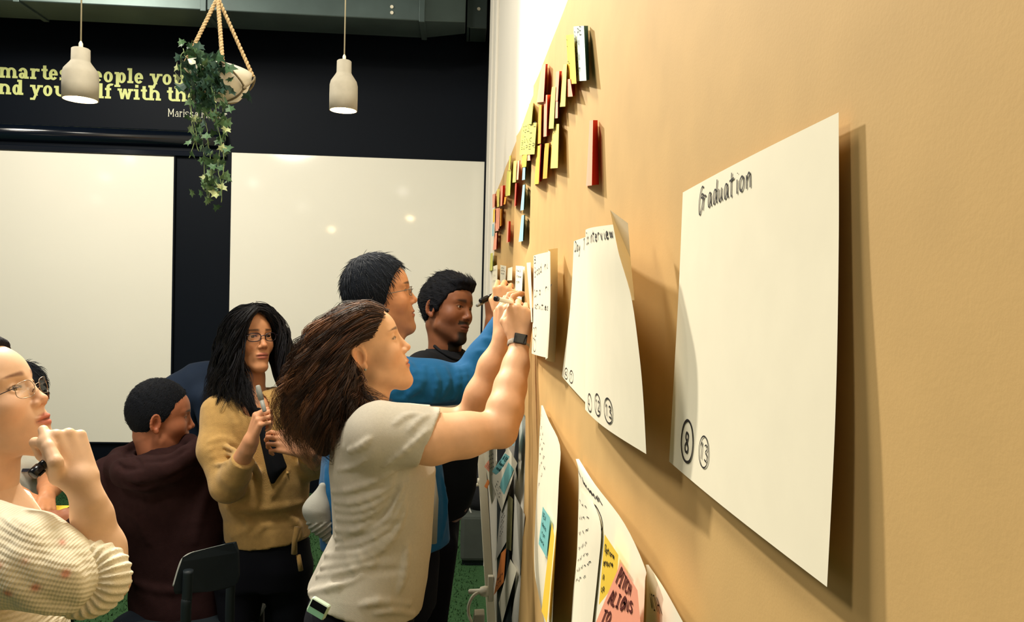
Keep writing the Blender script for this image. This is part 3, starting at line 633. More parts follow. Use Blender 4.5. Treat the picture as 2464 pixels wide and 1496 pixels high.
NOTES = [
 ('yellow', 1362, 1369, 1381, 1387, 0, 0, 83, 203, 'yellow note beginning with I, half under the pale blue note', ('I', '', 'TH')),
 ('paleblue', 1380, 1386, 1405, 1411, 1415, 1418, 62, 196, 'topmost pale blue note with four lines and a flap coloured in teal shade', ('3 PE', '@TM', 'NEW', 'Com')),
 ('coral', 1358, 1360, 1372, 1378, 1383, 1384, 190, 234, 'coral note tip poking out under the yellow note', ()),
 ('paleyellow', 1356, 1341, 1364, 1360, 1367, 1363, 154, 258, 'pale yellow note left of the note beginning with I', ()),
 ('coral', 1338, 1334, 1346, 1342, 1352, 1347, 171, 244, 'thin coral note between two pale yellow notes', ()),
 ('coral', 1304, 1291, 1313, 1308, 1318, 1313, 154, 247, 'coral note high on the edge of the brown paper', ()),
 ('coral', 1309, 1306, 1317, 1315, 1326, 1323, 228, 330, 'coral note with a flap coloured in red shade in the middle of the slanting cluster', ()),
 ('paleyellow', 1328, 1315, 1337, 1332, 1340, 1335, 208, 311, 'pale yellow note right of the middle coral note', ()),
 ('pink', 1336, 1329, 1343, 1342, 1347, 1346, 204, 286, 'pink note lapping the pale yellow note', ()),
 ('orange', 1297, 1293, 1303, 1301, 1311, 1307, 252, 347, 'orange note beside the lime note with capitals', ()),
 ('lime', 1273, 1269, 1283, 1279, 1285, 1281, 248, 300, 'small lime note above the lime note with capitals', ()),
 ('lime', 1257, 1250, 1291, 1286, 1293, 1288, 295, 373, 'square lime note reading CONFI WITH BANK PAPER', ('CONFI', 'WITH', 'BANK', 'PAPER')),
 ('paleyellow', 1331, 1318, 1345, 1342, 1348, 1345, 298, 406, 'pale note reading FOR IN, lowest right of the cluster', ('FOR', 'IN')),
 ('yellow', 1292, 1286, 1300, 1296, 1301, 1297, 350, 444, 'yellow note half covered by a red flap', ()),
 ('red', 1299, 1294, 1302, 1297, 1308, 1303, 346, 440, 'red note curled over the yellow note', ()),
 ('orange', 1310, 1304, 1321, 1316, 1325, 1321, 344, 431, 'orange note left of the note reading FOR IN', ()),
 ('coral', 1419, 1410, 1427, 1424, 1438, 1441, 289, 448, 'lone coral note with a flap coloured in red shade on the bare brown paper', ()),
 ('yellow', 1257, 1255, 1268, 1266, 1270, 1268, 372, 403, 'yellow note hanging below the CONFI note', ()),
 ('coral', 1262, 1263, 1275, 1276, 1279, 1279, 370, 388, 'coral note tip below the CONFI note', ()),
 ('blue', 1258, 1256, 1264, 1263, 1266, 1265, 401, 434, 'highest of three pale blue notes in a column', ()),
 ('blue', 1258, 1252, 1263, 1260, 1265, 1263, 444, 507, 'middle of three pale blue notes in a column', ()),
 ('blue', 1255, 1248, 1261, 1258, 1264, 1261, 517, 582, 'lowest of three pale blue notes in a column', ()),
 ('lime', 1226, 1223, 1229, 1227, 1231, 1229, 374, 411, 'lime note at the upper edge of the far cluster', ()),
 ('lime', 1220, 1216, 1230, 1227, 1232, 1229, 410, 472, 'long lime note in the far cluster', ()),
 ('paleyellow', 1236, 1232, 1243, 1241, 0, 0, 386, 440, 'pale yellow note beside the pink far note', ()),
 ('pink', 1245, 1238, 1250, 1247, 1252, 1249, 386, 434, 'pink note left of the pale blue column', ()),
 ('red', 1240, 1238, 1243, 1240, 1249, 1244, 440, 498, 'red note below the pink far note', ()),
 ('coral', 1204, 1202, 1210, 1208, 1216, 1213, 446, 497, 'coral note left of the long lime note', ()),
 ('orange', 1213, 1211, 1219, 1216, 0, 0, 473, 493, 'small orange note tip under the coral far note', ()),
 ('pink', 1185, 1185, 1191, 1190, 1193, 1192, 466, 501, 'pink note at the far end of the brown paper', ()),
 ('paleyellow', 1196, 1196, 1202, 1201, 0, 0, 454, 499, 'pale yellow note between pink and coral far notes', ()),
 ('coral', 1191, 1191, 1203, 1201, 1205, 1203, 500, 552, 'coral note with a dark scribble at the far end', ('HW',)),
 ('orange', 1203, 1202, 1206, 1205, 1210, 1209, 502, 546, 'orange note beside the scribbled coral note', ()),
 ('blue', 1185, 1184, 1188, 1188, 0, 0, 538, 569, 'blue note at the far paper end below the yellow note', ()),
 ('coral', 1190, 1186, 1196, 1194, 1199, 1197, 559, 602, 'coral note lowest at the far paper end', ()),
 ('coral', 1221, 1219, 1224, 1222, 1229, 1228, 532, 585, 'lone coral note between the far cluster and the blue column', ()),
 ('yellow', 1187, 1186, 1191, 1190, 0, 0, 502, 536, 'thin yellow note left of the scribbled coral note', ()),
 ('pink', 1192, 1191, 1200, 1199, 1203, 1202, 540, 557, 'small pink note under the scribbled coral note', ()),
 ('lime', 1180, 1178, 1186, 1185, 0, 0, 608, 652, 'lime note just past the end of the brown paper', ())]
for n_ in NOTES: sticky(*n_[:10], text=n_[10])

# ------------------------------------------------------------------ partition end with hung posters, socket and cable
def prism(pts, thick, name, m, parent=None, bevel=0):      # polygon extruded along world Y/X normal by thick vector
    pts = [np.asarray(p, float) for p in pts]; n = len(pts); t = np.asarray(thick, float)
    return MB().add(pts+[p+t for p in pts], [tuple(range(n)), tuple(range(2*n-1, n-1, -1))]+[(i, (i+1) % n, n+(i+1) % n, n+i) for i in range(n)]).build(name, m, parent, bevel=bevel)
V3b = lambda *a: np.array(a, float)
t = thing('display_board', 'white edged display board leaning by the papered wall', 'board', (0.08, 3.2, 0))
def column_between(a, b, hx, hy, name, m):
    a = np.asarray(a, float); b = np.asarray(b, float)
    ring = lambda c: [c+np.array([-hx, -hy, 0]), c+np.array([hx, -hy, 0]), c+np.array([hx, hy, 0]), c+np.array([-hx, hy, 0])]
    return MB().hexa(ring(a)+ring(b)).build(name, m, t, bevel=0.003)
_t = P(1157, 1075, 3.40); _b = P(1183, 1510, 3.28); _f = _b+(_b-_t)*(_b[2]/(_t[2]-_b[2]))
_f = np.array([_f[0], _f[1], 0.0])
column_between(_f, _t, 0.018, 0.03, 'edge_post', M['white_plastic'])
prism([_f+[.012, .05, 0], V3b(.202, 2.75, 0), V3b(.203, 2.75, _t[2]), _t+[.018, .05, 0]], (.005, .004, 0), 'board_panel', M['white_wall'], t)
hk = P(1150, 1165, 3.36)
MB().tube([hk+[.02, 0, .0], hk+[-.015, -.01, 0], hk+[-.03, -.012, -.004]], [.008, .007, .006], 8).tube([hk+[.005, -.004, 0], hk+[.005, -.004, .028]], .008, 8).build('hook', M['white_plastic'], t, True)
def poster(px, off, m, label, cat='paper', name='poster_sheet', wr=None, ink='ink'):
    q = [P(x, y, 3.3-(x-1165)*.0124-(off-.06)*2.2) for x, y in px]      # along the board's face
    fn = lambda u, v: (q[0]*(1-u)+q[1]*u)*v+(q[3]*(1-u)+q[2]*u)*(1-v)+np.array([-.0012*math.sin(math.pi*u)*math.sin(math.pi*v), 0, 0])
    o = grid_sheet(fn, 6, 8, name, M[m]); tag(o, label, cat)
    if wr: write(o, fn, wr, .0012, ink)
    return o
M['dark_board'] = mat('dark_board', srgb(44, 50, 56), 0.7)
M['olive'] = mat('olive', srgb(122, 116, 70), 0.8, var=0.5, vscale=30)
poster([(1196, 1065), (1216, 1060), (1232, 1510), (1196, 1510)], .070, 'dark_board', 'dark backing sheet behind the hung posters', name='backing_sheet')
poster([(1164, 1088), (1195, 1068), (1190, 1200), (1183, 1214)], .085, 'paper', 'white poster sheet with two small orange notes', wr=scribble(.4, .85, .4, .03, 4, .08))
poster([(1176, 1106), (1180, 1122), (1177, 1136), (1165, 1122)], .092, 'note_coral', 'small coral note on the poster sheet by the hook', 'sticky note', 'sticky_note', scribble(.2, .6, .6, .1, 2, .25))
poster([(1174, 1152), (1178, 1160), (1172, 1176), (1165, 1170)], .092, 'note_brightorange', 'tiny orange note under the coral poster note', 'sticky note', 'sticky_note')
poster([(1222, 1075), (1245, 1114), (1207, 1230), (1180, 1150)], .105, 'paper', 'tilted white poster carrying two teal notes', wr=scribble(.35, .25, .4, .03, 3, .08))
poster([(1215, 1090), (1226, 1098), (1203, 1150), (1184, 1134)], .115, 'note_teal', 'upper teal note lettered in dark ink on the tilted poster', 'sticky note', 'sticky_note', text_strokes('OVER', .2, .75, .16, .3)+text_strokes('bank', .2, .5, .16, .3)+text_strokes('end', .2, .25, .16, .3), 'ink_teal')
poster([(1222, 1110), (1236, 1128), (1213, 1190), (1198, 1166)], .118, 'note_teal', 'plain lower teal note on the tilted poster', 'sticky note', 'sticky_note')
poster([(1238, 985), (1245, 990), (1237, 1072), (1214, 1068)], .075, 'note_blue', 'pale blue note strip hanging beside the brown paper edge', 'sticky note', 'sticky_note', scribble(.2, .8, .5, .05, 5, .14), 'ink_teal')
poster([(1246, 1010), (1250, 1010), (1246, 1160), (1236, 1100)], .060, 'dark_board', 'narrow dark strip hanging at the brown paper edge', name='backing_sheet')
poster([(1204, 1230), (1222, 1200), (1220, 1300), (1192, 1350)], .088, 'paper_grey', 'grey sheet below the tilted poster', wr=scribble(.3, .8, .4, .02, 5, .1))
poster([(1222, 1188), (1234, 1200), (1230, 1325), (1218, 1320)], .092, 'olive', 'olive coloured strip between grey sheets', name='paper_strip')
poster([(1238, 1188), (1263, 1238), (1250, 1400), (1232, 1345)], .070, 'paper_grey', 'long pale sheet hanging beside the olive strip')
poster([(1206, 1330), (1218, 1318), (1212, 1400), (1188, 1432)], .096, 'note_brightorange', 'orange note low on the display board', 'sticky note', 'sticky_note', scribble(.2, .3, .6, .08, 2, .16))
poster([(1228, 1345), (1244, 1370), (1208, 1500), (1200, 1450)], .102, 'paper', 'blank white sheet curling below the orange note')
poster([(1245, 1380), (1254, 1385), (1246, 1512), (1228, 1512)], .066, 'paper_grey', 'grey sheet lowest beside the brown paper edge')
# wall socket, plug, cable and adapter
sp = P(1180, 1415, 3.10)
t = thing('wall_socket', 'white socket plate on the display board edge with plug', 'socket', sp)
MB().box(sp+[-.010, -.012, -.052], sp+[.012, .014, .052]).build('socket_plate', M['white_plastic'], t, bevel=.003)
MB().lathe(sp+[-.010, 0, -.012], [(.001, .0), (.020, .0), (.022, .012), (.018, .030), (.011, .034), (.010, .075), (.006, .08)], 18, (-1, -0.1, 0.02)).build('plug', M['white_plastic'], t, True)
pts = [P(1152, 1424, 3.09), P(1138, 1434, 3.08), P(1128, 1456, 3.08), P(1128, 1478, 3.08), P(1136, 1500, 3.07), P(1150, 1540, 3.07), P(1150, 1700, 3.08)]
pts[-1][2] = .02
MB().tube(catmull(pts, 40), .0065, 8).build('cable', M['white_plastic'], t, True)
ad = P(1152, 1490, 3.02)
t = thing('power_adapter', 'white power adapter box under the plugged cable', 'adapter', ad)
MB().hexa([ad+[-.035, -.03, -.10], ad+[.022, -.03, -.10], ad+[.022, .03, -.10], ad+[-.035, .03, -.10], ad+[-.018, -.03, .03], ad+[.022, -.03, .032], ad+[.022, .03, .032], ad+[-.018, .03, .03]]).build('adapter_body', M['white_plastic'], t, bevel=.004)
MB().box((ad[0]-.02, ad[1]-.02, 0), (ad[0]+.015, ad[1]+.02, ad[2]-.098)).build('adapter_column', M['white_plastic'], t)

# ------------------------------------------------------------------ grey pouf and bag by the board
pc = P(1131, 1345, 4.7)
t = thing('grey_pouf', 'dark grey upholstered block stool on the green carpet', 'stool', (pc[0], 4.7, 0))
zt = P(1131, 1232, 4.7)[2]
MB().box((pc[0]-.06, 4.62, 0.03), (pc[0]+.16, 5.0, zt)).build('cushion_block', M['grey_box'], t, bevel=.02)
MB().box((pc[0]-.05, 4.64, 0.0), (pc[0]+.15, 4.98, 0.03)).build('base', M['black_plastic'], t)
bc = P(1141, 1200, 4.8); 
t = thing('black_bag', 'black bag with a pale strap slumped on the grey stool', 'bag', (bc[0]+.03, 4.8, zt))
MB().lathe((bc[0]+.04, 4.8, zt+.002), [(.001, 0), (.07, 0), (.085, .05), (.075, .14), (.05, .22), (.03, .25), (.001, .255)], 16).build('bag_body', mat('bag', srgb(16, 18, 24), .8, bump=1, bscale=30), t, True)
MB().tube([P(1129, 1222, 4.70), P(1138, 1245, 4.69), P(1147, 1268, 4.69)], .006, 6).build('strap', M['marker_grey'], t, True)

# ------------------------------------------------------------------ round table with notes
TX, TY, TR = -1.75, 2.55, .58
t = thing('round_table', 'white round table in front of the man in the polo', 'table', (TX, TY, 0))
MB().lathe((TX, TY, .715), [(.001, 0), (TR-.012, 0), (TR, .008), (TR, .02), (TR-.006, .026), (.001, .026)], 64).build('table_top', M['table'], t, bevel=0)
MB().lathe((TX, TY, 0), [(.26, 0), (.26, .012), (.06, .03), (.035, .06), (.035, .69), (.10, .715)], 32).build('pedestal', M['dark_metal'], t, True)
for (x, y), c, lab in (((130, 1222), 'yellow', 'yellow sticky note under the polo man\'s fingers'), ((112, 1234), 'coral', 'coral sticky note at the edge of the round table')):
    d = ray(x, y); q = CAM+d*((.7425-CAM[2])/d[2])
    o = MB().box(q+[-.05, -.035, 0], q+[.05, .035, .0012]).build('sticky_note', M['note_'+c]); tag(o, lab, 'sticky note')

# ------------------------------------------------------------------ chair of the seated man
def chair():
    Y = 2.47
    t = thing('chair', 'dark grey plastic chair of the man in the brown hoodie', 'chair', (-.93, 2.72, 0))
    top = [(541, 1311), (500, 1321), (462, 1331), (445, 1340), (436, 1352), (428, 1375), (418, 1410), (418, 1422), (428, 1428), (505, 1421), (545, 1414), (565, 1406), (572, 1385), (570, 1330), (560, 1308)]
    # backrest shell, gently dished: corners given on a plane turned to the sitter
    def yy(x): return Y+0.0012*(x-480)
    F0 = [P(x, y, yy(x)) for x, y in top]
    prism(F0, (0.004, .014, 0.0), 'backrest', M['chair'], t, bevel=.004)
    rim = [P(x, y, yy(x)+.007) for x, y in top[:7]]
    MB().tube(catmull(rim, 30), .0045, 6).build('backrest_edge', M['chair_edge'], t, True)
    a = P(453, 1372, Y-.055); b = P(447, 1500, Y-.045); leg_foot = np.array([b[0]-.02, Y+.02, 0])
    MB().tube(catmull([a, (a+b)/2, b, leg_foot], 24), .0155, 12).build('leg', M['chair'], t, True)
    a2 = P(556, 1390, Y+.13); MB().tube(catmull([a2, a2+[.0, .0, -.2], (a2[0]+.02, a2[1]+.02, 0)], 16), .0155, 12).build('leg', M['chair'], t, True)
    for x, y in ((-1.16, 2.95), (-.72, 3.0)): MB().tube([(x, y, 0), (x, y-.04, .43)], .0155, 12).build('leg', M['chair'], t, True)
    MB().box((-1.18, 2.50, .425), (-.70, 2.98, .45)).build('seat', M['chair'], t, bevel=.02)
chair()
# ------------------------------------------------------------------ implicit surfaces for people (smooth unions, then surface nets)
def smin(a, b, k):
    h = np.clip(0.5+0.5*(b-a)/k, 0, 1); return b+(a-b)*h-k*h*(1-h)
PAD = [0.08]                              # reach within which a shape can still change the union
BB = [None, None]                         # box of the points now being evaluated
def set_bb(p): BB[0] = p.min(0).tolist(); BB[1] = p.max(0).tolist()
def miss(lo, hi, w):
    L, H = BB
    return L[0] > hi[0]+w or H[0] < lo[0]-w or L[1] > hi[1]+w or H[1] < lo[1]-w or L[2] > hi[2]+w or H[2] < lo[2]-w
class S:
    def __init__(s, f, lo, hi): s.f = f; s.lo = np.asarray(lo, float); s.hi = np.asarray(hi, float)
    def u(s, o, k=0.02):
        if o is None: return s
        f, g, lo, hi, slo, shi = s.f, o.f, o.lo.tolist(), o.hi.tolist(), s.lo.tolist(), s.hi.tolist()
        def un(p):
            w = PAD[0]+k; m = miss(lo, hi, w); n = miss(slo, shi, w)
            if m and n: return np.full(len(p), 1e3)
            if m: return f(p)
            if n: return g(p)
            return smin(f(p), g(p), k)
        return S(un, np.minimum(s.lo, o.lo), np.maximum(s.hi, o.hi))
    def sub(s, o, k=0.005):
        f, g, lo, hi = s.f, o.f, o.lo.tolist(), o.hi.tolist()
        def un(p):
            a = f(p)
            return a if miss(lo, hi, .02+k) else -smin(-a, g(p), k)
        return S(un, s.lo, s.hi)
    def cut(s, c, n, k=0.004):            # keep the side opposite to n
        c = np.asarray(c, float); n = np.asarray(n, float); n = n/np.linalg.norm(n); f = s.f
        return S(lambda p: -smin(-f(p), -((p-c)@n), k), s.lo, s.hi)
    def warp(s, g, pad=0.01):             # add displacement g(p) to the distance
        f = s.f; return S(lambda p: f(p)+g(p), s.lo-pad, s.hi+pad)
    def grow(s, t):
        f = s.f; return S(lambda p: f(p)-t, s.lo-t, s.hi+t)
def rc(a, b, r1, r2=None):
    a = np.asarray(a, float); b = np.asarray(b, float); r2 = r1 if r2 is None else r2; ab = b-a; L = ab@ab+1e-12; m = max(r1, r2)
    def f(p):
        q = p-a; t = np.clip(q@ab/L, 0, 1); q = q-t[:, None]*ab; return np.sqrt((q*q).sum(1))-(r1+(r2-r1)*t)
    return S(f, np.minimum(a, b)-m, np.maximum(a, b)+m)
def chain(pts, rs, k=0.02):
    o = None
    for i in range(len(pts)-1):
        q = rc(pts[i], pts[i+1], rs[i], rs[i+1]); o = q if o is None else o.u(q, k)
    return o
def ell(c, r, R=None):
    c = np.asarray(c, float); r = np.asarray(r, float); m = r.max()
    def f(p):
        q = p-c
        if R is not None: q = q@R
        a = q/r; b = a/r; k0 = np.sqrt((a*a).sum(1)); k1 = np.sqrt((b*b).sum(1))+1e-9; return k0*(k0-1)/k1
    return S(f, c-m, c+m)
def loft(secs):
    """secs: (centre, half vector a, half vector b) rings down a spine"""
    secs = [tuple(np.asarray(v, float) for v in s) for s in secs]
    spine = secs[-1][0]-secs[0][0]; spine = spine/np.linalg.norm(spine)
    allp = np.array([c+x for c, a, b in secs for x in (a+b, a-b, -a+b, -a-b)])
    def f(p):
        D = None
        for i in range(len(secs)-1):
            c0, a0, b0 = secs[i]; c1, a1, b1 = secs[i+1]; ax = c1-c0; L = (ax@spine)**2
            t = (p-c0)@spine/(ax@spine); tc = np.clip(t, 0, 1)[:, None]
            q = p-(c0+ax*tc); A = a0+(a1-a0)*tc; B = b0+(b1-b0)*tc
            la = np.sqrt((A*A).sum(1)); lb = np.sqrt((B*B).sum(1))
            u = (q*A).sum(1)/la**2; v = (q*B).sum(1)/lb**2
            k0 = np.sqrt(u*u+v*v); k1 = np.sqrt((u/la)**2+(v/lb)**2)+1e-9
            d = k0*(k0-1)/k1
            d = np.where(k0 < 1e-6, -np.minimum(la, lb), d)
            ex = np.where(t < 0, -t, np.where(t > 1, t-1, 0))*math.sqrt(L)
            d = np.where(ex > 0, np.sqrt(np.maximum(d, 0)**2+ex**2), d)
            D = d if D is None else np.minimum(D, d)
        return D
    return S(f, allp.min(0)-.01, allp.max(0)+.01)
def frame(f, up=(0, 0, 1), roll=0):       # columns: forward, left, up
    f = np.asarray(f, float); f = f/np.linalg.norm(f); l = np.cross(up, f); l /= np.linalg.norm(l); u = np.cross(f, l)
    if roll:
        c, s = math.cos(roll), math.sin(roll); l, u = l*c+u*s, u*c-l*s
    return np.stack([f, l, u], 1)
def place(o, c, R, s=1.0):
    c = np.asarray(c, float); f = o.f; r = max(np.abs(o.lo).max(), np.abs(o.hi).max())*1.0*s
    cs = np.array([[x, y, z] for x in (o.lo[0], o.hi[0]) for y in (o.lo[1], o.hi[1]) for z in (o.lo[2], o.hi[2])])@R.T*s+c
    def g(p):
        keep = BB[:]; pad = PAD[0]; q = (p-c)@R/s; set_bb(q); PAD[0] = pad/s; d = f(q)*s; BB[:] = keep; PAD[0] = pad; return d
    return S(g, cs.min(0), cs.max(0))
def surface(o, h, margin=0.006):
    lo = o.lo-3*h-.008; hi = o.hi+3*h+.008
    B = 8; PAD[0] = B*h*1.14+margin; nb = np.maximum(1, np.ceil((hi-lo)/h/B).astype(int)); n = nb*B
    D = np.ones(n, np.float32)
    loc = np.stack(np.meshgrid(*[np.arange(B)]*3, indexing='ij'), -1).reshape(-1, 3); thr = B*h*0.87*1.3+margin; G = 3
    for gx in range(0, nb[0], G):
        for gy in range(0, nb[1], G):
            for gz in range(0, nb[2], G):
                bi = np.stack(np.meshgrid(np.arange(gx, min(gx+G, nb[0])), np.arange(gy, min(gy+G, nb[1])), np.arange(gz, min(gz+G, nb[2])), indexing='ij'), -1).reshape(-1, 3)
                p = lo+(bi*B+(B-1)/2)*h; BB[0] = (p.min(0)-B*h/2).tolist(); BB[1] = (p.max(0)+B*h/2).tolist()
                if miss(o.lo, o.hi, 3*h+.008): continue
                d = o.f(p); act = np.abs(d) < thr
                for x, y, z in bi[(~act) & (d < 0)]*B: D[x:x+B, y:y+B, z:z+B] = -1
                ab = bi[act]
                if len(ab):
                    idx = (ab[:, None, :]*B+loc[None]).reshape(-1, 3); D[idx[:, 0], idx[:, 1], idx[:, 2]] = o.f(lo+idx*h)
    Sg = D < 0; cnt = np.zeros(n-1, np.int8)
    for dx in (0, 1):
        for dy in (0, 1):
            for dz in (0, 1): cnt += Sg[dx:n[0]-1+dx, dy:n[1]-1+dy, dz:n[2]-1+dz]
    cells = np.argwhere((cnt > 0) & (cnt < 8)); N = len(cells)
    idm = np.full(n-1, -1, np.int32); idm[cells[:, 0], cells[:, 1], cells[:, 2]] = np.arange(N)
    acc = np.zeros((N, 3)); num = np.zeros(N); cor = [np.array(v) for v in ((0,0,0),(1,0,0),(0,1,0),(1,1,0),(0,0,1),(1,0,1),(0,1,1),(1,1,1))]
    for a, b in ((0,1),(2,3),(4,5),(6,7),(0,2),(1,3),(4,6),(5,7),(0,4),(1,5),(2,6),(3,7)):
        pa = cells+cor[a]; pb = cells+cor[b]; da = D[pa[:, 0], pa[:, 1], pa[:, 2]].astype(float); db = D[pb[:, 0], pb[:, 1], pb[:, 2]].astype(float)
        m = (da < 0) != (db < 0); t = np.where(m, da/np.where(m, da-db, 1), 0)[:, None]
        acc += np.where(m[:, None], pa+(pb-pa)*t, 0); num += m
    V = lo+acc/num[:, None]*h; Q = []
    for ax in range(3):
        e = [0, 0, 0]; e[ax] = 1
        s0 = Sg[:n[0]-e[0], :n[1]-e[1], :n[2]-e[2]]; s1 = Sg[e[0]:, e[1]:, e[2]:]
        pt = np.argwhere(s0 != s1); b, c = [(1, 2), (2, 0), (0, 1)][ax]
        ok = (pt[:, b] > 0) & (pt[:, c] > 0) & (pt[:, b] < n[b]-1) & (pt[:, c] < n[c]-1); pt = pt[ok]
        fl = s0[pt[:, 0], pt[:, 1], pt[:, 2]]; q = []
        for ob, oc in ((-1, -1), (0, -1), (0, 0), (-1, 0)):
            r = pt.copy(); r[:, b] += ob; r[:, c] += oc; q.append(idm[r[:, 0], r[:, 1], r[:, 2]])
        q = np.stack(q, 1); q[~fl] = q[~fl][:, ::-1]; Q.append(q)
    Q = np.concatenate(Q); Q = Q[(Q >= 0).all(1)]
    return V, Q
def hits(px, o, n=40):                     # where the pixels' rays meet the surface
    PAD[0] = 9; BB[0] = [-9]*3; BB[1] = [9]*3; d = np.array([ray(x, y) for x, y in px]); d /= np.linalg.norm(d, axis=1)[:, None]
    near = max(.3, o.lo[1]-.05); t = near/d[:, 1]
    for _ in range(n): t = t+o.f(CAM+d*t[:, None])*0.85
    return CAM+d*t[:, None], d
def hit(px, py, o): return hits([(px, py)], o)[0][0]
def merge(parts):
    Vs, Qs, n = [], [], 0
    for V, Q in parts: Vs.append(V); Qs.append(Q+n); n += len(V)
    return np.concatenate(Vs), np.concatenate(Qs)
_nv = rng.normal(0, 1, (12, 3)); _nv /= np.linalg.norm(_nv, axis=1)[:, None]; _np = rng.uniform(0, 6.28, 12)
def wob(p, f):                             # cheap smooth noise in [-1,1]
    o = 0
    for i in range(6): o = o+np.sin(p@_nv[i]*f*(1+0.35*i)+_np[i]+1.6*np.sin(p@_nv[i+6]*f*0.6+_np[i+6]))
    return o/6
def folds(amp, f, stretch=(1, 1, 0.45)):
    st = np.asarray(stretch)
    def g(p):
        q = p*st; a = wob(q, f); return amp*(np.abs(a)*2-0.6)
    return g
def ridges(o, specs, k=0.012):            # cloth folds: pixel polylines laid on the surface as soft rolls
    H_, D_ = hits([q for sp in specs for q in sp[0]], o); ON_ = np.abs(o.f(H_)) < .004; i0 = 0
    for pts, r, proud in specs:
        q = H_[i0:i0+len(pts)]+D_[i0:i0+len(pts)]*(r-proud); ok = ON_[i0:i0+len(pts)]; i0 += len(pts); q = q[ok]
        if len(q) < 2: continue
        q = catmull(q, max(4, 2*len(q))) if len(q) > 2 else np.array(q)
        m = len(q); rr = r*(0.35+0.65*np.sin(np.linspace(0.35, math.pi-0.35, m)))
        o = o.u(chain(list(q), list(rr), 0.004), k)
    return o
def grooves(o, specs, k=0.012):
    H_, D_ = hits([q for sp in specs for q in sp[0]], o); ON_ = np.abs(o.f(H_)) < .004; i0 = 0
    for pts, r, deep in specs:
        q = H_[i0:i0+len(pts)]-D_[i0:i0+len(pts)]*(r-deep); ok = ON_[i0:i0+len(pts)]; i0 += len(pts); q = q[ok]
        if len(q) < 2: continue
        q = catmull(q, max(4, 2*len(q))) if len(q) > 2 else np.array(q)
        m = len(q); rr = r*(0.35+0.65*np.sin(np.linspace(0.35, math.pi-0.35, m)))
        o = o.sub(chain(list(q), list(rr), 0.004), k)
    return o

# ---- head, in its own frame: x forward, y left, z up, origin between the ear canals
def head_field(fem=True, jaw=1.0, ears=True, nose=1.0, lips=1.0, wide=1.0, short=1.0, tall=1.0):
    w = (0.95 if fem else 1.0)*wide
    o = ell((.003, 0, .040), (.095, .074*w, .092)).u(ell((.036, 0, .052), (.062, .062*w, .055)), .02)
    o = o.u(ell((.044, 0, -.026), (.052, .057*w, .074)), .03)
    for s in (-1, 1):
        o = o.u(rc((.016, s*.045*w*jaw, -.056), (.076, s*.012, -.096), .019*jaw, .016), .028)
        o = o.u(ell((.058, s*.041*w, -.014), (.030, .024, .027)), .02)
        o = o.u(rc((.0885, s*.010, .037), (.076, s*.044*w, .039), .0075 if fem else .0095, .006), .014)
    o = o.u(ell((.079, 0, -.096), (.020, .020*jaw, .018)), .018).u(ell((.078, 0, -.052), (.025, .029, .030)), .018)
    n = nose
    o = o.u(rc((.0905, 0, .030), (.1085*n, 0, -.014), .0072, .0100), .009).u(ell((.1095*n, 0, -.0165), (.0105, .0095, .0085)), .007)
    for s in (-1, 1):
        o = o.u(ell((.1005, s*.0115, -.0215), (.0095, .0072, .0075)), .005)
        o = o.sub(ell((.1065, s*.0062, -.0275), (.0052, .0032, .0045)), .002)
        o = o.sub(ell((.101, s*.033, .0195), (.015, .0175, .0125)), .012)
        o = o.u(ell((.0775, s*.031, .0190), (.0152, .0152, .0150)), .004)
        o = o.sub(ell((.0925, s*.0315, .0185), (.0085, .0132, .0048)), .0016)
    o = o.u(ell((.0975, 0, -.0490), (.0090, .0235, .0052*lips)), .0035).u(ell((.0960, 0, -.0612), (.0092, .0205, .0066*lips)), .0035)
    o = o.sub(ell((.1075, 0, -.0546), (.0085, .0245, .0011)), .0022)
    if ears:
        for s in (-1, 1):
            R = np.stack([np.array([.93, -s*.36, 0.0]), np.array([s*.36, .93, 0.0]), np.array([0, 0, 1.0])], 1)
            c = np.array([-.008, s*.0765*w, .004]); e = ell(c, (.0165, .0062, .030), R)
            e = e.sub(ell(c+np.array([.0035, s*.0085, .000]), (.0105, .0120, .0195), R), .002)
            a = np.linspace(-.5, 3.9, 12); rim = [c+R@np.array([.0155*math.cos(t), s*.0030, .0285*math.sin(t)+.002]) for t in a]
            e = e.u(chain(rim, [.0034]*12, .003), .003).u(ell(c+np.array([.006, -s*.001, -.026]), (.0075, .0055, .0085)), .006)
            o = o.u(e, .004)
    if short != 1.0 or tall != 1.0:
        f = o.f
        def fz(p):
            q = np.stack([p[:, 0], p[:, 1], np.where(p[:, 2] < 0, p[:, 2]/short, np.where(p[:, 2] > .03, .03+(p[:, 2]-.03)/tall, p[:, 2]))], 1); set_bb(q); return f(q)
        o = S(fz, o.lo, o.hi)
    return o
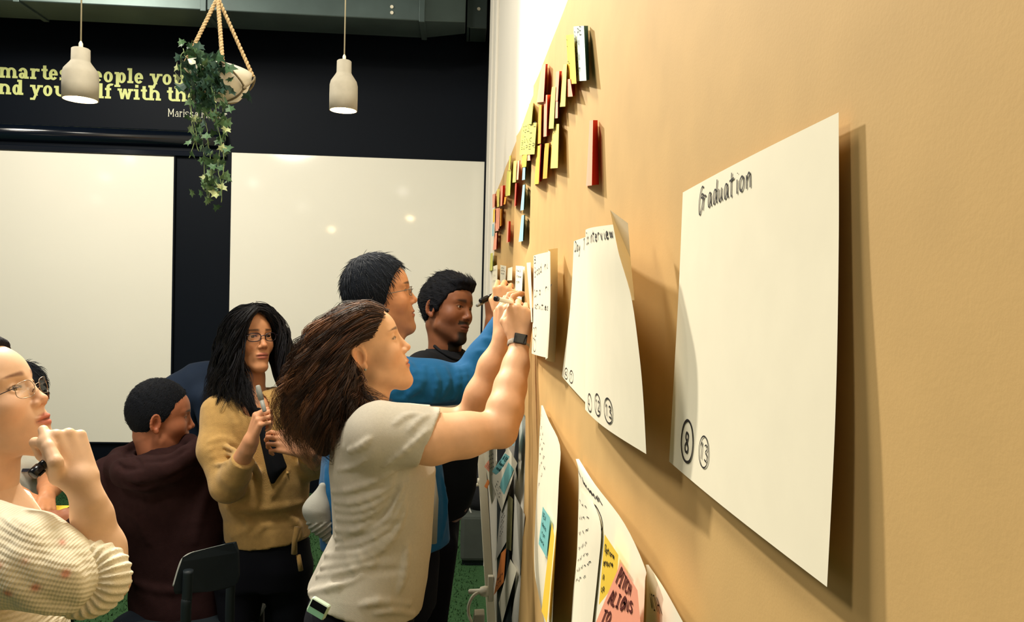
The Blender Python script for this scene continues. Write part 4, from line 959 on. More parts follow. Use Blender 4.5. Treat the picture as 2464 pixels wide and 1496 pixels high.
def skin_color(base, lip, brow, beard=None, brow_h=.0042, blush=.10, short=1.0):
    base = np.array(base); lip = np.array(lip); brow = np.array(brow)
    def g(q):                              # q: head-local points
        q = q.copy(); q[:, 2] = np.where(q[:, 2] < 0, q[:, 2]/short, q[:, 2]); n = len(q); c = np.tile(base, (n, 1)); ay = np.abs(q[:, 1])
        front = np.clip((q[:, 0]-.06)/.02, 0, 1)
        m = np.exp(-((q[:, 0]-.06)/.035)**2-((ay-.042)/.02)**2-((q[:, 2]+.018)/.024)**2)*blush
        m += np.exp(-((q[:, 0]-.112)/.02)**2-(ay/.016)**2-((q[:, 2]+.018)/.014)**2)*blush
        m += np.exp(-((q[:, 0]+.008)/.03)**2-((ay-.082)/.012)**2-(q[:, 2]/.04)**2)*blush*1.6
        c *= 1-m[:, None]*np.array([0.1, 1.2, 1.5])
        if beard is not None:
            bm = front*0+np.clip((q[:, 0]-.01)/.03, 0, 1)*np.clip((-.030-q[:, 2])/.02, 0, 1)*np.clip((q[:, 2]+.125)/.02, 0, 1)*beard[1]
            mu = np.clip(1.4*np.exp(-((q[:, 2]+.0395)/.0085)**2), 0, 1)*(ay < .032)*(q[:, 0] > .070)*beard[2]
            go = np.clip((.034-ay)/.012, 0, 1)*np.clip((-.066-q[:, 2])/.008, 0, 1)*(q[:, 0] > .045)*beard[3]
            bm = np.clip(np.maximum(np.maximum(bm, mu), go), 0, 1)[:, None]; c = c*(1-bm)+np.array(beard[0])*bm
        lm = np.clip(1.35-np.sqrt((ay/.0235)**2+((q[:, 2]+.0548)/.0135)**2)*1.15, 0, 1)
        lm = np.clip(lm*2.2, 0, 1)*np.clip((q[:, 0]-.086)/.004, 0, 1); c = c*(1-lm[:, None]*.85)+lip*lm[:, None]*.85
        ln = np.clip(1-np.abs(q[:, 2]+.0546)/.0022, 0, 1)*(ay < .024)*(q[:, 0] > .086); c *= (1-.55*ln)[:, None]
        zb = .0405+.10*(ay-.012)-2.6*(ay-.012)**2
        bm = np.clip(1.5-np.abs(q[:, 2]-zb)/(brow_h*np.clip(1.25-(ay-.010)/.048, .25, 1.2)), 0, 1)*np.clip((ay-.008)/.008, 0, 1)*np.clip((.054-ay)/.012, 0, 1)*(q[:, 0] > .045)
        c = c*(1-bm[:, None]*.85)+brow*bm[:, None]*.85
        lash = np.clip(1.4-np.abs(np.sqrt(((ay-.0315)/.0135)**2+((q[:, 2]-.0187)/.0052)**2)-1)/.16, 0, 1)*(q[:, 2] > .0175)*(q[:, 0] > .078)*(q[:, 0] < .1)
        c = c*(1-lash[:, None]*.8)+np.array([.012, .010, .010])*lash[:, None]*.8
        return np.clip(c, 0, 1)
    return g
def eyes(root, c, R, s, iris=(.06, .035, .02), gaze=(0, 0)):
    for sd in (-1, 1):
        mb = []; V = []; cols = []; n = 24; rings = [0, 8, 14, 20, 27, 29, 36, 60, 90, 130, 180]; r = .0127*s
        e = np.asarray(c)+R@np.array([.0775, sd*.031, .0190])*s
        g = np.array([1, gaze[0], gaze[1]], float); g /= np.linalg.norm(g); G = frame(R@g, R[:, 2])
        for k, a in enumerate(rings):
            for i in range(n):
                t = 2*math.pi*i/n; A = math.radians(a); V.append(e+G@np.array([math.cos(A), math.sin(A)*math.cos(t), math.sin(A)*math.sin(t)])*r)
                cols.append((.005, .005, .006) if a <= 14 else (iris if a <= 27 else ((.03, .02, .015) if a == 29 else (.62, .56, .50))))
        Q = np.array([(k*n+i, (k+1)*n+i, (k+1)*n+(i+1) % n, k*n+(i+1) % n) for k in range(len(rings)-1) for i in range(n)])
        mesh('eye', V, Q, M['eye'], root, True, np.array(cols))
M['eye'] = mat('eye', (.7, .7, .7), 0.08, 0.5, attr=True)
M['skin'] = mat('skin', (.6, .4, .3), 0.48, 0.35, attr=True, var=0.05, vscale=60, bump=0.06, bscale=900, sss=0.06)
M['hair'] = mat('hair', (.02, .02, .02), 0.55, 0.3, attr=True)
M['hair_base'] = mat('hair_base', (.02, .02, .02), 0.75, 0.12, attr=True, bump=.6, bscale=240)

# ---- hand, in its own frame: x wrist to knuckles, y to the thumb, z out of the back of the hand
FL = ((.044, .026, .020), (.048, .030, .021), (.045, .028, .021), (.035, .021, .018))
MCP = ((.088, .029, .000), (.092, .009, .003), (.087, -.011, .001), (.078, -.029, -.004))
FR = (.0088, .0090, .0086, .0076)
def hand_field(curl, thumb=None, spread=(5, 1, -3, -8)):
    o = rc((-.035, 0, 0), (.01, .0, 0), .0235, .0225)
    
    for i, m in enumerate(MCP): o = o.u(rc((.008, m[1]*.55, 0), m, .0155, .0108 if i < 3 else .0100), .010)
    o = o.u(rc((.016, .016, -.008), (.052, .032, -.012), .0165, .0130), .012)
    for i, m in enumerate(MCP):
        p = np.array(m); a = 0.0; sp = math.radians(spread[i]); fo = None; r = FR[i]
        for j in range(3):
            a += math.radians(curl[i][j]); q = p+FL[i][j]*np.array([math.cos(a)*math.cos(sp), math.cos(a)*math.sin(sp), -math.sin(a)])
            g = rc(p, q, r*(1.06-.08*j), r*(.97-.10*j)); fo = g if fo is None else fo.u(g, .003); p = q
        o = o.u(fo, .0045)
    th = thumb or ((.024, .028, -.010), (.054, .050, -.020), (.080, .050, -.034), (.100, .044, -.044))
    return o.u(chain([np.array(t) for t in th], [.0140, .0118, .0102, .0086], .004), .006)
def hand(wrist, xd, zd, side, curl, s=1.0, thumb=None, spread=(5, 1, -3, -8)):
    x = np.asarray(xd, float); x /= np.linalg.norm(x); z = np.asarray(zd, float); z = z-x*(z@x); z /= np.linalg.norm(z)
    y = np.cross(z, x)*(1 if side == 'R' else -1)
    if thumb is not None and isinstance(thumb, list):       # world points of the thumb's joints
        thumb = ((.024, .028, -.010),)+tuple(tuple((np.asarray(q)-wrist)@np.stack([x, y, z], 1)/s) for q in thumb)
    return place(hand_field(curl, thumb, spread), wrist, np.stack([x, y, z], 1), s), np.stack([x, y, z], 1)

# ---- strands: tapered tubes with their own colour
def strands(name, curves, radii, cols, root, m='hair', sides=3):
    Vs, Qs, Cs, base = [], [], [], 0
    for pts, r, c in zip(curves, radii, cols):
        n = len(pts); T = np.gradient(pts, axis=0); T /= np.linalg.norm(T, axis=1)[:, None]+1e-9
        N = np.cross(T, np.array([.31, .83, .46])); N /= np.linalg.norm(N, axis=1)[:, None]+1e-9; Bn = np.cross(T, N)
        rr = r*np.minimum(1, np.linspace(1.0, 0.0, n)*2.2+.12)
        ring = [pts+(N*math.cos(2*math.pi*k/sides)+Bn*math.sin(2*math.pi*k/sides))*rr[:, None] for k in range(sides)]
        V = np.stack(ring, 1).reshape(-1, 3); Vs.append(V)
        i = np.arange(n-1)[:, None]*sides; k = np.arange(sides)[None]; k2 = (k+1) % sides
        Qs.append(np.stack([i+k, i+k2, i+sides+k2, i+sides+k], -1).reshape(-1, 4)+base); base += len(V)
        Cs.append(np.tile(np.asarray(c), (len(V), 1)))
    o = mesh(name, np.concatenate(Vs), np.concatenate(Qs), M[m], root, True, np.concatenate(Cs)); o['kind'] = 'stuff'; return o
def guide_hair(name, guides, n, root, jit, wave, r, cols, seg=26, clump=7, tight=.0035):
    """guides: world polylines; wavy locks of several strands are blends of neighbouring guides"""
    G = [catmull(g, seg) for g in guides]; curves, rad, cs = [], [], []; t = np.linspace(0, 1, seg)
    for _ in range(n//clump):
        u = random.random()*(len(G)-1.001); i = int(u); f = u-i; c0 = G[i]*(1-f)+G[i+1]*f
        L = random.uniform(.86, 1.03); off = rng.normal(0, 1, 3)*jit; ph = random.uniform(0, 6.28); fr = random.uniform(.75, 1.25); am = wave[0]*random.uniform(.5, 1.4)
        w = np.stack([np.sin(t*fr*wave[1]+ph), np.sin(t*fr*wave[1]+ph+1.6), .35*np.sin(t*wave[1]+ph+.6)], 1)*am*np.clip(t*2.2-.15, 0, 1)[:, None]
        col = np.array(cols[random.randrange(len(cols))])*random.uniform(.75, 1.25)
        for _k in range(clump):
            idx = np.clip(t*L*random.uniform(.9, 1.03), 0, 1)*(seg-1); c = np.stack([np.interp(idx, np.arange(seg), c0[:, k]) for k in range(3)], 1)
            d = rng.normal(0, 1, 3)*tight; fz = rng.normal(0, 1, 3)*tight*.5
            curves.append(c+(off*1)[None]*(.2+.8*t)[:, None]+w+d[None]*(1.25-.75*t)[:, None]+fz[None]*(t**3)[:, None]); rad.append(r*random.uniform(.6, 1.4)); cs.append(col*random.uniform(.75, 1.3))
    return strands(name, curves, rad, cs, root)
def hair_cap(hl, thick=.010, top=.008, fringe=None, nape=-.062, fem=False, wide=1.0):
    w = (0.95 if fem else 1.0)*wide
    o = ell((.000, 0, .043), (.096+thick, .074*w+thick, .093+thick+top))
    zs, xs = zip(*hl)
    f = o.f
    def g(p):
        c = (p[:, 0]-np.interp(p[:, 2], zs, xs))*.8; b = (nape-p[:, 2])
        return -smin(-smin(f(p), f(p), 1e-6), -np.maximum(c, b), .006)
    return S(g, o.lo, o.hi)
def short_hair(root, cap, c, R, s, col, n=1500, length=.022, out=.35, flow=(-.7, 0, -.5), h=.003, amp=.003, r=.0011):
    cap2 = S(lambda p, f=cap.f: f(p)+amp*wob(p*np.array([1, 1, .6]), 160), cap.lo, cap.hi)
    V, Q = surface(place(cap2, c, R, s), h); col = np.array(col)
    mesh('hair', V, Q, M['hair_base'], root, True, np.tile(col, (len(V), 1)))
    loc = (V-c)@R/s; pick = rng.choice(len(V), n); cv, ra, cs = [], [], []
    fl = np.asarray(flow, float)
    ctr = np.array([0, 0, .04])
    for i in pick:
        p = loc[i]; nrm = (p-ctr)/np.array([.095, .074, .092])**2; nrm /= np.linalg.norm(nrm)
        d = fl(p) if callable(flow) else fl; d = d-nrm*(d@nrm); d = d/(np.linalg.norm(d)+1e-6)+rng.normal(0, .16, 3); L = length*random.uniform(.6, 1.3)
        t = np.linspace(0, 1, 6)[:, None]; q = p-nrm*.002+d*L*t+nrm*(out*L*t*(1.15-t))
        cv.append(c+(q@R.T)*s); ra.append(r*random.uniform(.7, 1.3)); cs.append(col*random.uniform(.7, 1.9))
    strands('hair_strands', cv, ra, cs, root)
def glasses(root, c, R, s, rim, rim_r=.0011, kind='full', w=.0245, h=.0165, z=.016, x=.108, lensm='lens', temple_m=None, dip=0.0):
    T = lambda q: np.asarray(c)+R@np.asarray(q, float)*s
    g = thing_part = bpy.data.objects.new('glasses', None); C.objects.link(g); g.parent = root; 
    off = Vector((0, 0, 0)); q_ = root
    while q_ is not None: off += q_.location; q_ = q_.parent
    g.location = -off
    for sd in (-1, 1):
        ring = []
        for a in np.linspace(0, 2*math.pi, 33):
            cx = math.copysign(abs(math.cos(a))**.75, math.cos(a)); sz = math.copysign(abs(math.sin(a))**.75, math.sin(a))
            yy = .0325+w*cx; ring.append((x-.10*abs(yy-.0325)-.010*(yy > .0325)*(yy-.0325)/w-.004*(sz < 0)*(-sz), sd*yy, z+h*sz))
        pts = [T(q) for q in ring]
        if kind == 'full': MB().tube(pts, rim_r*s, 6, False).build('rim', rim, g, True)
        elif kind == 'half': MB().tube(pts[:17], rim_r*s, 6).build('rim', rim, g, True)
        lens = MB(); n = len(pts)-1; ctr = np.mean(pts[:-1], 0)+R@np.array([.0015, 0, 0])
        lens.add(list(pts[:-1])+[ctr], [(i, (i+1) % n, n) for i in range(n)]).build('lens', M[lensm], g, True)
        end = ring[0]; hinge = (x-.012, sd*(.0325+w+.004), z+h*.45)
        MB().tube(catmull([T((x-.006, sd*(.0325+w*.96), z+h*.4)), T(hinge), T((.045, sd*.0755, z+.006+dip*.5)), T((.0, sd*.0790, z+.012+dip)), T((-.020, sd*.0800, z-.004+dip))], 20), rim_r*1.25*s, 6).build('temple', temple_m or rim, g, True)
        MB().tube([T((x-.004, sd*.010, z-.002)), T((x-.010, sd*.0085, z-.008))], .0012*s, 5).build('nose_pad', rim, g, True)
    MB().tube(catmull([T((x-.001, -.0105, z+.003)), T((x+.003, 0, z+.006)), T((x-.001, .0105, z+.003))], 10), rim_r*1.1*s, 6).build('bridge', rim, g, True)
    return g
def cloth(name, o, h, m, root, col=None):
    V, Q = surface(o, h, margin=.02); return mesh(name, V, Q, M[m], root, True, None if col is None else col(V))
def marker(name, a, b, r, label, body, cap, cap_end=.35, tip=True, clip=True):
    a = np.asarray(a, float); b = np.asarray(b, float); d = b-a; L = np.linalg.norm(d); d /= L
    t = thing(name, label, 'marker', a)
    MB().lathe(a, [(.001, 0), (r*.75, 0), (r*.9, L*.02), (r*.95, L*(1-cap_end)), (r*.9, L*(1-cap_end))], 16, d).build('barrel', M[body], t, True)
    MB().lathe(a+d*L*(1-cap_end), [(r*.95, -.0005), (r*1.12, 0), (r*1.1, L*cap_end*.9), (r*.8, L*cap_end), (.0005, L*cap_end)], 16, d).build('cap', M[cap], t, True)
    if clip:
        n = np.cross(d, [0.2, 1, 0.1]); n /= np.linalg.norm(n); q = a+d*L*(1-cap_end*.95)+n*r*1.25
        MB().tube([q, q+d*L*cap_end*.7], r*.22, 6).build('clip', M[cap], t, True)
    return t
def shoes(root, feet, m):
    for p, d in feet:
        p = np.asarray(p, float); d = np.asarray(d, float); d /= np.linalg.norm(d)
        o = chain([p+[0, 0, .045]-d*.04, p+[0, 0, .04]+d*.06, p+[0, 0, .03]+d*.17], [.045, .042, .035], .03)
        o = o.cut((0, 0, 0.004), (0, 0, -1), .006); V, Q = surface(o, .008); mesh('shoe', V, Q, M[m], root, True)
# ------------------------------------------------------------------ people
V3 = lambda *a: np.array(a, float)
def dirn(yaw, pitch):                       # yaw from +X towards +Y, degrees
    y, p = math.radians(yaw), math.radians(pitch); return V3(math.cos(y)*math.cos(p), math.sin(y)*math.cos(p), math.sin(p))
SK = dict(light=srgb(222, 180, 146), tan=srgb(222, 176, 138), brown=srgb(136, 86, 58), mid=srgb(206, 146, 104))
def head(root, c, R, s, field, color, neck, extra=None, h=.0021, flat=None, core=()):
    """body mesh: head and neck finely meshed, then the extra limbs, all one object"""
    hf = place(field, c, R, s); f = hf.u(neck, .022*s)
    lo = hf.lo-.01; hi = hf.hi+.01; lo = np.minimum(lo, neck.lo); hi = np.maximum(hi, neck.hi)
    parts = [surface(S(f.f, lo, hi), h)]; cols = [color((parts[0][0]-c)@R/s)]
    inner = None                            # the body under the clothes
    for pts, rs in core:
        q = chain(pts, rs, .03); inner = q if inner is None else inner.u(q, .03)
    for o, hh in (extra or [])+([(inner, .012)] if inner is not None else []):
        parts.append(surface(o, hh)); cols.append(np.tile(flat, (len(parts[-1][0]), 1)))
    V, Q = merge(parts); return mesh('body', V, Q, M['skin'], root, True, np.concatenate(cols))
def tint_hand(base, red=.12):
    return np.array(base)*np.array([1, 1-red*.5, 1-red*.8])
M['trouser_black'] = mat('trouser_black', srgb(15, 17, 27), .85, .2, sheen=.0)
M['jeans'] = mat('jeans', srgb(13, 22, 33), .85, .2, var=.3, vscale=9)
M['shoe'] = mat('shoe', srgb(24, 24, 28), .5)
def legs(root, hip, feet, r, name='trousers', m='trouser_black', knees=None, h=.010, top=None):
    hip = np.asarray(hip, float); side = np.asarray(feet[1])-np.asarray(feet[0]); side /= np.linalg.norm(side)
    o = top if top is not None else ell(hip, (r*1.6, r*1.75, r*1.35))
    for i, f in enumerate(feet):
        a = hip+side*(.085 if i else -.085); f = np.asarray(f, float)+V3(0, 0, .05); k = (a+f)/2 if knees is None else np.asarray(knees[i], float)
        o = o.u(chain([a, k, f], [r, r*.68, r*.55], .03), .04)
    return cloth(name, o, h, m, root)

# ---------------- woman in the grey T-shirt, writing on the wall
def person_grey():
    c = P(871, 855, 1.95); R = frame(dirn(8, 19)); s = 1.01
    t = thing('person', 'woman in a grey T-shirt reaching up to write on the wall', 'person', (c[0]-.05, 1.95, 0))
    nb = P(870, 990, 1.955); X = V3(1, .1, 0); X /= np.linalg.norm(X); Yv = V3(-.1, 1, 0)/math.hypot(1, .1)
    neck = chain([c+R@V3(-.022, 0, -.045)*s, P(882, 950, 1.95), nb], [.050, .050, .058], .03)
    rsh, lsh = P(925, 1050, 1.80), P(930, 1035, 2.12)
    rel, rwr = P(1203, 1032, 1.83), P(1249, 832, 1.95)
    arm = chain([rsh, P(1040, 1056, 1.795), P(1120, 1046, 1.81), rel], [.056, .055, .049, .040], .03)
    arm = arm.u(chain([rel, P(1215, 985, 1.855), P(1228, 930, 1.89), P(1241, 880, 1.92), rwr], [.040, .0415, .0365, .030, .0245], .025), .018)
    arm = arm.u(ell(P(1211, 1050, 1.825), (.022, .024, .022)), .02)
    fist = [(62, 88, 48), (70, 92, 50), (74, 95, 52), (74, 92, 50)]
    hd, HR = hand(rwr+V3(0, 0, .012), V3(.03, .02, 1), V3(-.12, -1, .10), 'R', fist, .93, ((.024, .028, -.010), (.052, .046, -.026), (.074, .040, -.046), (.092, .030, -.056)))
    arm = arm.u(hd, .012)
    lel, lwr = P(1128, 1012, 2.13), P(1206, 822, 2.12)
    arm2 = chain([lsh, P(1040, 1030, 2.13), lel], [.056, .052, .041], .03).u(chain([lel, P(1155, 950, 2.12), P(1182, 880, 2.12), lwr], [.040, .0385, .033, .0245], .025), .018)
    h2, _ = hand(lwr+V3(0, 0, .01), V3(-.03, .05, 1), V3(-.75, -.5, .2), 'L', [(30, 40, 25), (35, 45, 25), (38, 48, 25), (40, 48, 25)], .92)
    arm2 = arm2.u(h2, .012)
    skin = SK['tan']
    head(t, c, R, s, head_field(True, .96, short=.97, tall=.92), skin_color(skin, srgb(196, 110, 92), srgb(70, 46, 34), brow_h=.0032, short=.97), neck, [(arm, .0036), (arm2, .0042)], flat=tint_hand(skin, .1), core=[([nb, P(900, 1080, 1.955), P(910, 1250, 1.955), P(880, 1430, 1.955)], [.06, .10, .095, .10]), ([lsh, P(895, 1050, 1.955), rsh], [.052, .06, .052])])
    eyes(t, c, R, s, gaze=(0, .05))
    # T-shirt
    def sec(y, x0, x1, hy, Yc=1.955): 
        a, b = P(x0, y, Yc), P(x1, y, Yc); return ((a+b)/2, X*((b[0]-a[0])/2), Yv*hy)
    body = loft([sec(972, 825, 930, .080), sec(1000, 808, 968, .135), sec(1050, 800, 1000, .17), sec(1128, 797, 1045, .165), sec(1195, 803, 1041, .150), sec(1280, 806, 1036, .142),
                 sec(1335, 778, 1032, .155), sec(1390, 752, 1025, .168), sec(1440, 727, 1016, .175), sec(1482, 742, 1006, .178)])
    body = S(lambda p, f=body.f: f(p)-.004, body.lo, body.hi)
    hem = P(1032, 1057, 1.80); ax = P(1060, 1049, 1.80)-P(1000, 1064, 1.80)
    slv = chain([rsh+V3(-.01, 0, .004), hem+ax*.8+V3(0, 0, -.004)], [.080, .064], .02).cut(P(1031, 1057, 1.80), V3(.93, 0, -.36), .003)
    slv2 = chain([lsh, P(1060, 1035, 2.13)], [.078, .068], .02).cut(P(1035, 1030, 2.13), V3(1, 0, 0), .003)
    sh = body.u(slv, .045).u(slv2, .045)
    nk = neck.grow(.006); sh = sh.sub(nk, .006)
    rd = [([(800, 1182), (840, 1178), (895, 1160), (940, 1135)], .008, .006), ([(806, 1206), (850, 1208), (905, 1190), (960, 1155)], .009, .007),
          ([(808, 1224), (860, 1228), (915, 1205), (985, 1150)], .008, .007), ([(812, 1246), (860, 1248), (905, 1228), (930, 1215)], .008, .006),
          ([(810, 1274), (860, 1275), (905, 1255)], .009, .007), ([(808, 1295), (870, 1285), (930, 1245), (965, 1170)], .009, .008),
          ([(812, 1315), (880, 1300), (945, 1250), (972, 1190)], .010, .007), ([(785, 1335), (850, 1335), (900, 1315), (935, 1290)], .010, .008),
          ([(775, 1365), (850, 1352), (910, 1325), (955, 1275), (975, 1215)], .011, .009), ([(765, 1385), (840, 1375), (890, 1352)], .010, .007),
          ([(745, 1425), (800, 1412), (865, 1382), (905, 1350)], .010, .008), ([(960, 1420), (972, 1370), (978, 1310)], .012, .007),
          ([(870, 1455), (920, 1445), (985, 1452)], .010, .007), ([(905, 1475), (950, 1468), (995, 1478)], .008, .006),
          ([(925, 1120), (965, 1090), (1005, 1058), (1028, 1035)], .008, .007), ([(950, 1020), (980, 1000), (1010, 998)], .007, .005), ([(985, 1035), (1010, 1010), (1030, 1000)], .007, .005),
          ([(840, 1085), (870, 1072), (890, 1055)], .008, .006), ([(815, 1130), (850, 1122), (880, 1105)], .007, .005)]
    sh = ridges(sh, rd, .007)
    gr = [([(962, 1140), (950, 1190), (915, 1250), (870, 1282)], .010, .005), ([(830, 1300), (890, 1285), (940, 1262)], .008, .004), ([(800, 1396), (850, 1385), (880, 1375)], .009, .005), ([(870, 1378), (920, 1375), (960, 1372)], .009, .004)]
    sh = grooves(sh, gr, .009)
    sh = sh.warp(lambda p: .0012*wob(p*V3(1, 1, .6), 60))
    # hem cut along a slanting line, back higher than front
    hemn = np.cross(P(735, 1446, 1.8)-P(1003, 1494, 1.8), Yv); hemn /= np.linalg.norm(hemn); hemn = hemn if hemn[2] < 0 else -hemn
    sh = sh.cut(P(866, 1473, 1.85), hemn, .004)
    cloth('t_shirt', sh, .0042, 'tee_grey', t)
    hipc = P(868, 1475, 1.955)
    top = loft([(P(868, 1440, 1.955), X*.128, Yv*.160), (P(866, 1480, 1.955), X*.138, Yv*.168), (P(862, 1560, 1.955), X*.135, Yv*.170), (P(866, 1620, 1.955), X*.11, Yv*.150)])
    legs(t, P(866, 1580, 1.955), [(hipc[0]+.02, 1.84, 0), (hipc[0]+.0, 2.07, 0)], .085, top=top)
    shoes(t, [((hipc[0]+.0, 1.84, 0), (1, 0, 0)), ((hipc[0]-.02, 2.07, 0), (1, .1, 0))], 'shoe')
    # hair: inner mass, then wavy locks
    Y0 = 1.95; H = lambda pts: [P(x, y, Y0+d) for x, y, d in pts]
    mass = place(ell((-.010, 0, .037), (.100, .079, .090)), c, R, s)
    fl = mass.f; zs = [-.12, -.035, -.02, .0, .02, .038, .05, .07, .085, .14]; xs = [-.04, -.036, -.030, -.026, -.022, .010, .044, .062, .076, .09]
    mass = S(lambda p: -smin(-fl(p), -((((p-c)@R/s)[:, 0]-np.interp(((p-c)@R/s)[:, 2], zs, xs))*.8), .006), mass.lo, mass.hi)
    mass = mass.u(chain(H([(805, 850, 0), (772, 930, 0), (760, 1010, .0), (776, 1080, .02)]), [.062, .060, .050, .020], .03), .03)
    mass = mass.u(chain(H([(826, 890, -.03), (832, 945, -.06), (840, 1000, -.07)]), [.042, .040, .020], .03), .03)
    mass = mass.warp(lambda p: .006*wob(p*V3(1, 1, .35), 70))
    V, Q = surface(mass, .005); mesh('hair', V, Q, M['hair_base'], t, True, np.tile(srgb(46, 32, 26), (len(V), 1)))
    g = [H([(906, 746, .03), (870, 736, .02), (820, 748, .02), (775, 782, .02), (742, 830, .02), (716, 880, .02), (697, 940, .02), (690, 1010, 0.02), (715, 1085, .03)]),
         H([(914, 746, .0), (870, 735, -.01), (815, 752, -.02), (770, 792, -.02), (738, 845, -.03), (714, 900, -.03), (699, 960, -.03), (700, 1030, -.03), (735, 1098, -.01)]),
         H([(916, 752, -.030), (872, 742, -.045), (815, 768, -.060), (775, 815, -.068), (748, 870, -.074), (728, 930, -.078), (720, 990, -.078), (735, 1050, -.07), (765, 1110, -.05)]),
         H([(912, 762, -.045), (875, 762, -.068), (828, 796, -.084), (795, 842, -.092), (772, 895, -.098), (756, 950, -.102), (752, 1010, -.10), (768, 1070, -.09), (782, 1122, -.07)]),
         H([(910, 772, -.060), (872, 788, -.082), (836, 818, -.096), (812, 858, -.104), (796, 905, -.110), (788, 960, -.115), (794, 1015, -.118), (808, 1060, -.11), (812, 1085, -.105)]),
         H([(900, 792, -.072), (868, 806, -.088), (838, 826, -.098), (824, 860, -.106), (820, 900, -.112), (830, 945, -.120), (845, 985, -.128), (856, 1020, -.128), (862, 1050, -.125)]),
         H([(890, 808, -.076), (862, 816, -.090), (839, 832, -.098), (831, 862, -.104), (842, 898, -.106), (866, 926, -.112), (890, 948, -.118), (918, 966, -.118), (948, 974, -.114)])]
    cols = [srgb(62, 44, 34), srgb(50, 36, 30), srgb(92, 64, 46), srgb(44, 32, 28), srgb(120, 84, 60), srgb(72, 50, 40)]
    guide_hair('hair_locks', g[:4], 2300, t, .012, (.019, 18), .0006, cols+[srgb(140, 100, 72)], seg=24, clump=15)
    guide_hair('hair_locks', g[3:], 1500, t, .007, (.015, 18), .0006, cols[:4]+[srgb(100, 66, 48)], seg=22, clump=14, tight=.0028)
    far = [[np.array([q[0], 2*Y0+.05-q[1], q[2]]) for q in gg] for gg in g[:5]]
    guide_hair('hair_locks', far, 700, t, .012, (.013, 17), .0011, cols, seg=20, clump=12)
    # earring
    MB().lathe(c+R@V3(-.003, -.082, -.030)*s, [(.0005, 0), (.003, .0), (.003, .004), (.0005, .005)], 10).build('earring', M['chair_edge'], t, True)
    # watch
    wc = P(1248.5, 824, 1.952); ax = P(1252, 800, 1.965)-P(1244, 850, 1.94); ax /= np.linalg.norm(ax)
    wt = bpy.data.objects.new('wrist_watch', None); C.objects.link(wt); wt.parent = t; wt.location = -t.location
    e1 = np.cross(ax, V3(0, 1, 0)); e1 /= np.linalg.norm(e1); e2 = np.cross(ax, e1)
    n = 40; prof = [(.0, -.012), (.0022, -.010), (.0022, .010), (0, .012)]; Vv = []
    for dr, hh in prof:
        for k in range(n):
            a = 2*math.pi*k/n; Vv.append(wc+ax*hh+e1*math.cos(a)*(.0268+dr)+e2*math.sin(a)*(.0245+dr))
    Qq = np.array([(i*n+k, i*n+(k+1) % n, (i+1)*n+(k+1) % n, (i+1)*n+k) for i in range(3) for k in range(n)])
    mesh('strap', Vv, Qq, M['watch_band'], wt, True)
    yd = -V3(0, 1, 0); yd -= ax*(yd@ax); yd /= np.linalg.norm(yd); xd = np.cross(ax, yd); q = wc+yd*.026
    bx = lambda a, b, d0, d1: MB().hexa([q+xd*u*a+ax*v*b+yd*d for d in (d0, d1) for u, v in ((-1, -1), (1, -1), (1, 1), (-1, 1))])
    bx(.0165, .0135, -.003, .0035).build('watch_case', M['black_plastic'], wt, bevel=.002)
    bx(.0145, .0115, .0035, .0042).build('watch_screen', M['screen'], wt)
    # marker held in the fist, and the device on the waistband
    marker('marker', P(1232, 727, 1.965), P(1192, 718, 1.90), .0062, 'white marker with a black end in the watch hand', 'marker_white', 'black_plastic', .12, clip=False)
M['tee_grey'] = mat('tee_grey', srgb(196, 190, 176), .9, .15, var=.05, vscale=180, bump=.25, bscale=700)
M['watch_band'] = mat('watch_band', srgb(186, 178, 166), .55, .3)
M['screen'] = mat('screen', srgb(8, 10, 18), .08, .6)
def belt_device():
    q = P(766, 1463, 1.76); R = frame(V3(-.25, -1, 0.05)); f, l, u = R[:, 0], R[:, 1], R[:, 2]
    rl = math.radians(-24)      # tilted on the belt
    l, u = l*math.cos(rl)+u*math.sin(rl), u*math.cos(rl)-l*math.sin(rl)
    t = thing('belt_device', 'mint green device with a dark window clipped to black trousers', 'device', q)
    bx = lambda w, h, d0, d1, o=0: MB().hexa([q+l*a*w+u*(b*h+o)+f*d for d in (d0, d1) for a, b in ((-1, -1), (1, -1), (1, 1), (-1, 1))])
    bx(.0235, .0185, -.010, .006).build('case', M['mint_light'], t, bevel=.005)
    bx(.0195, .0085, .0058, .0070, .0065).build('window', M['black_plastic'], t, bevel=.0005)
    bx(.0200, .0070, .0058, .0066, -.0095).build('face_plate', M['mint'], t, bevel=.0004)

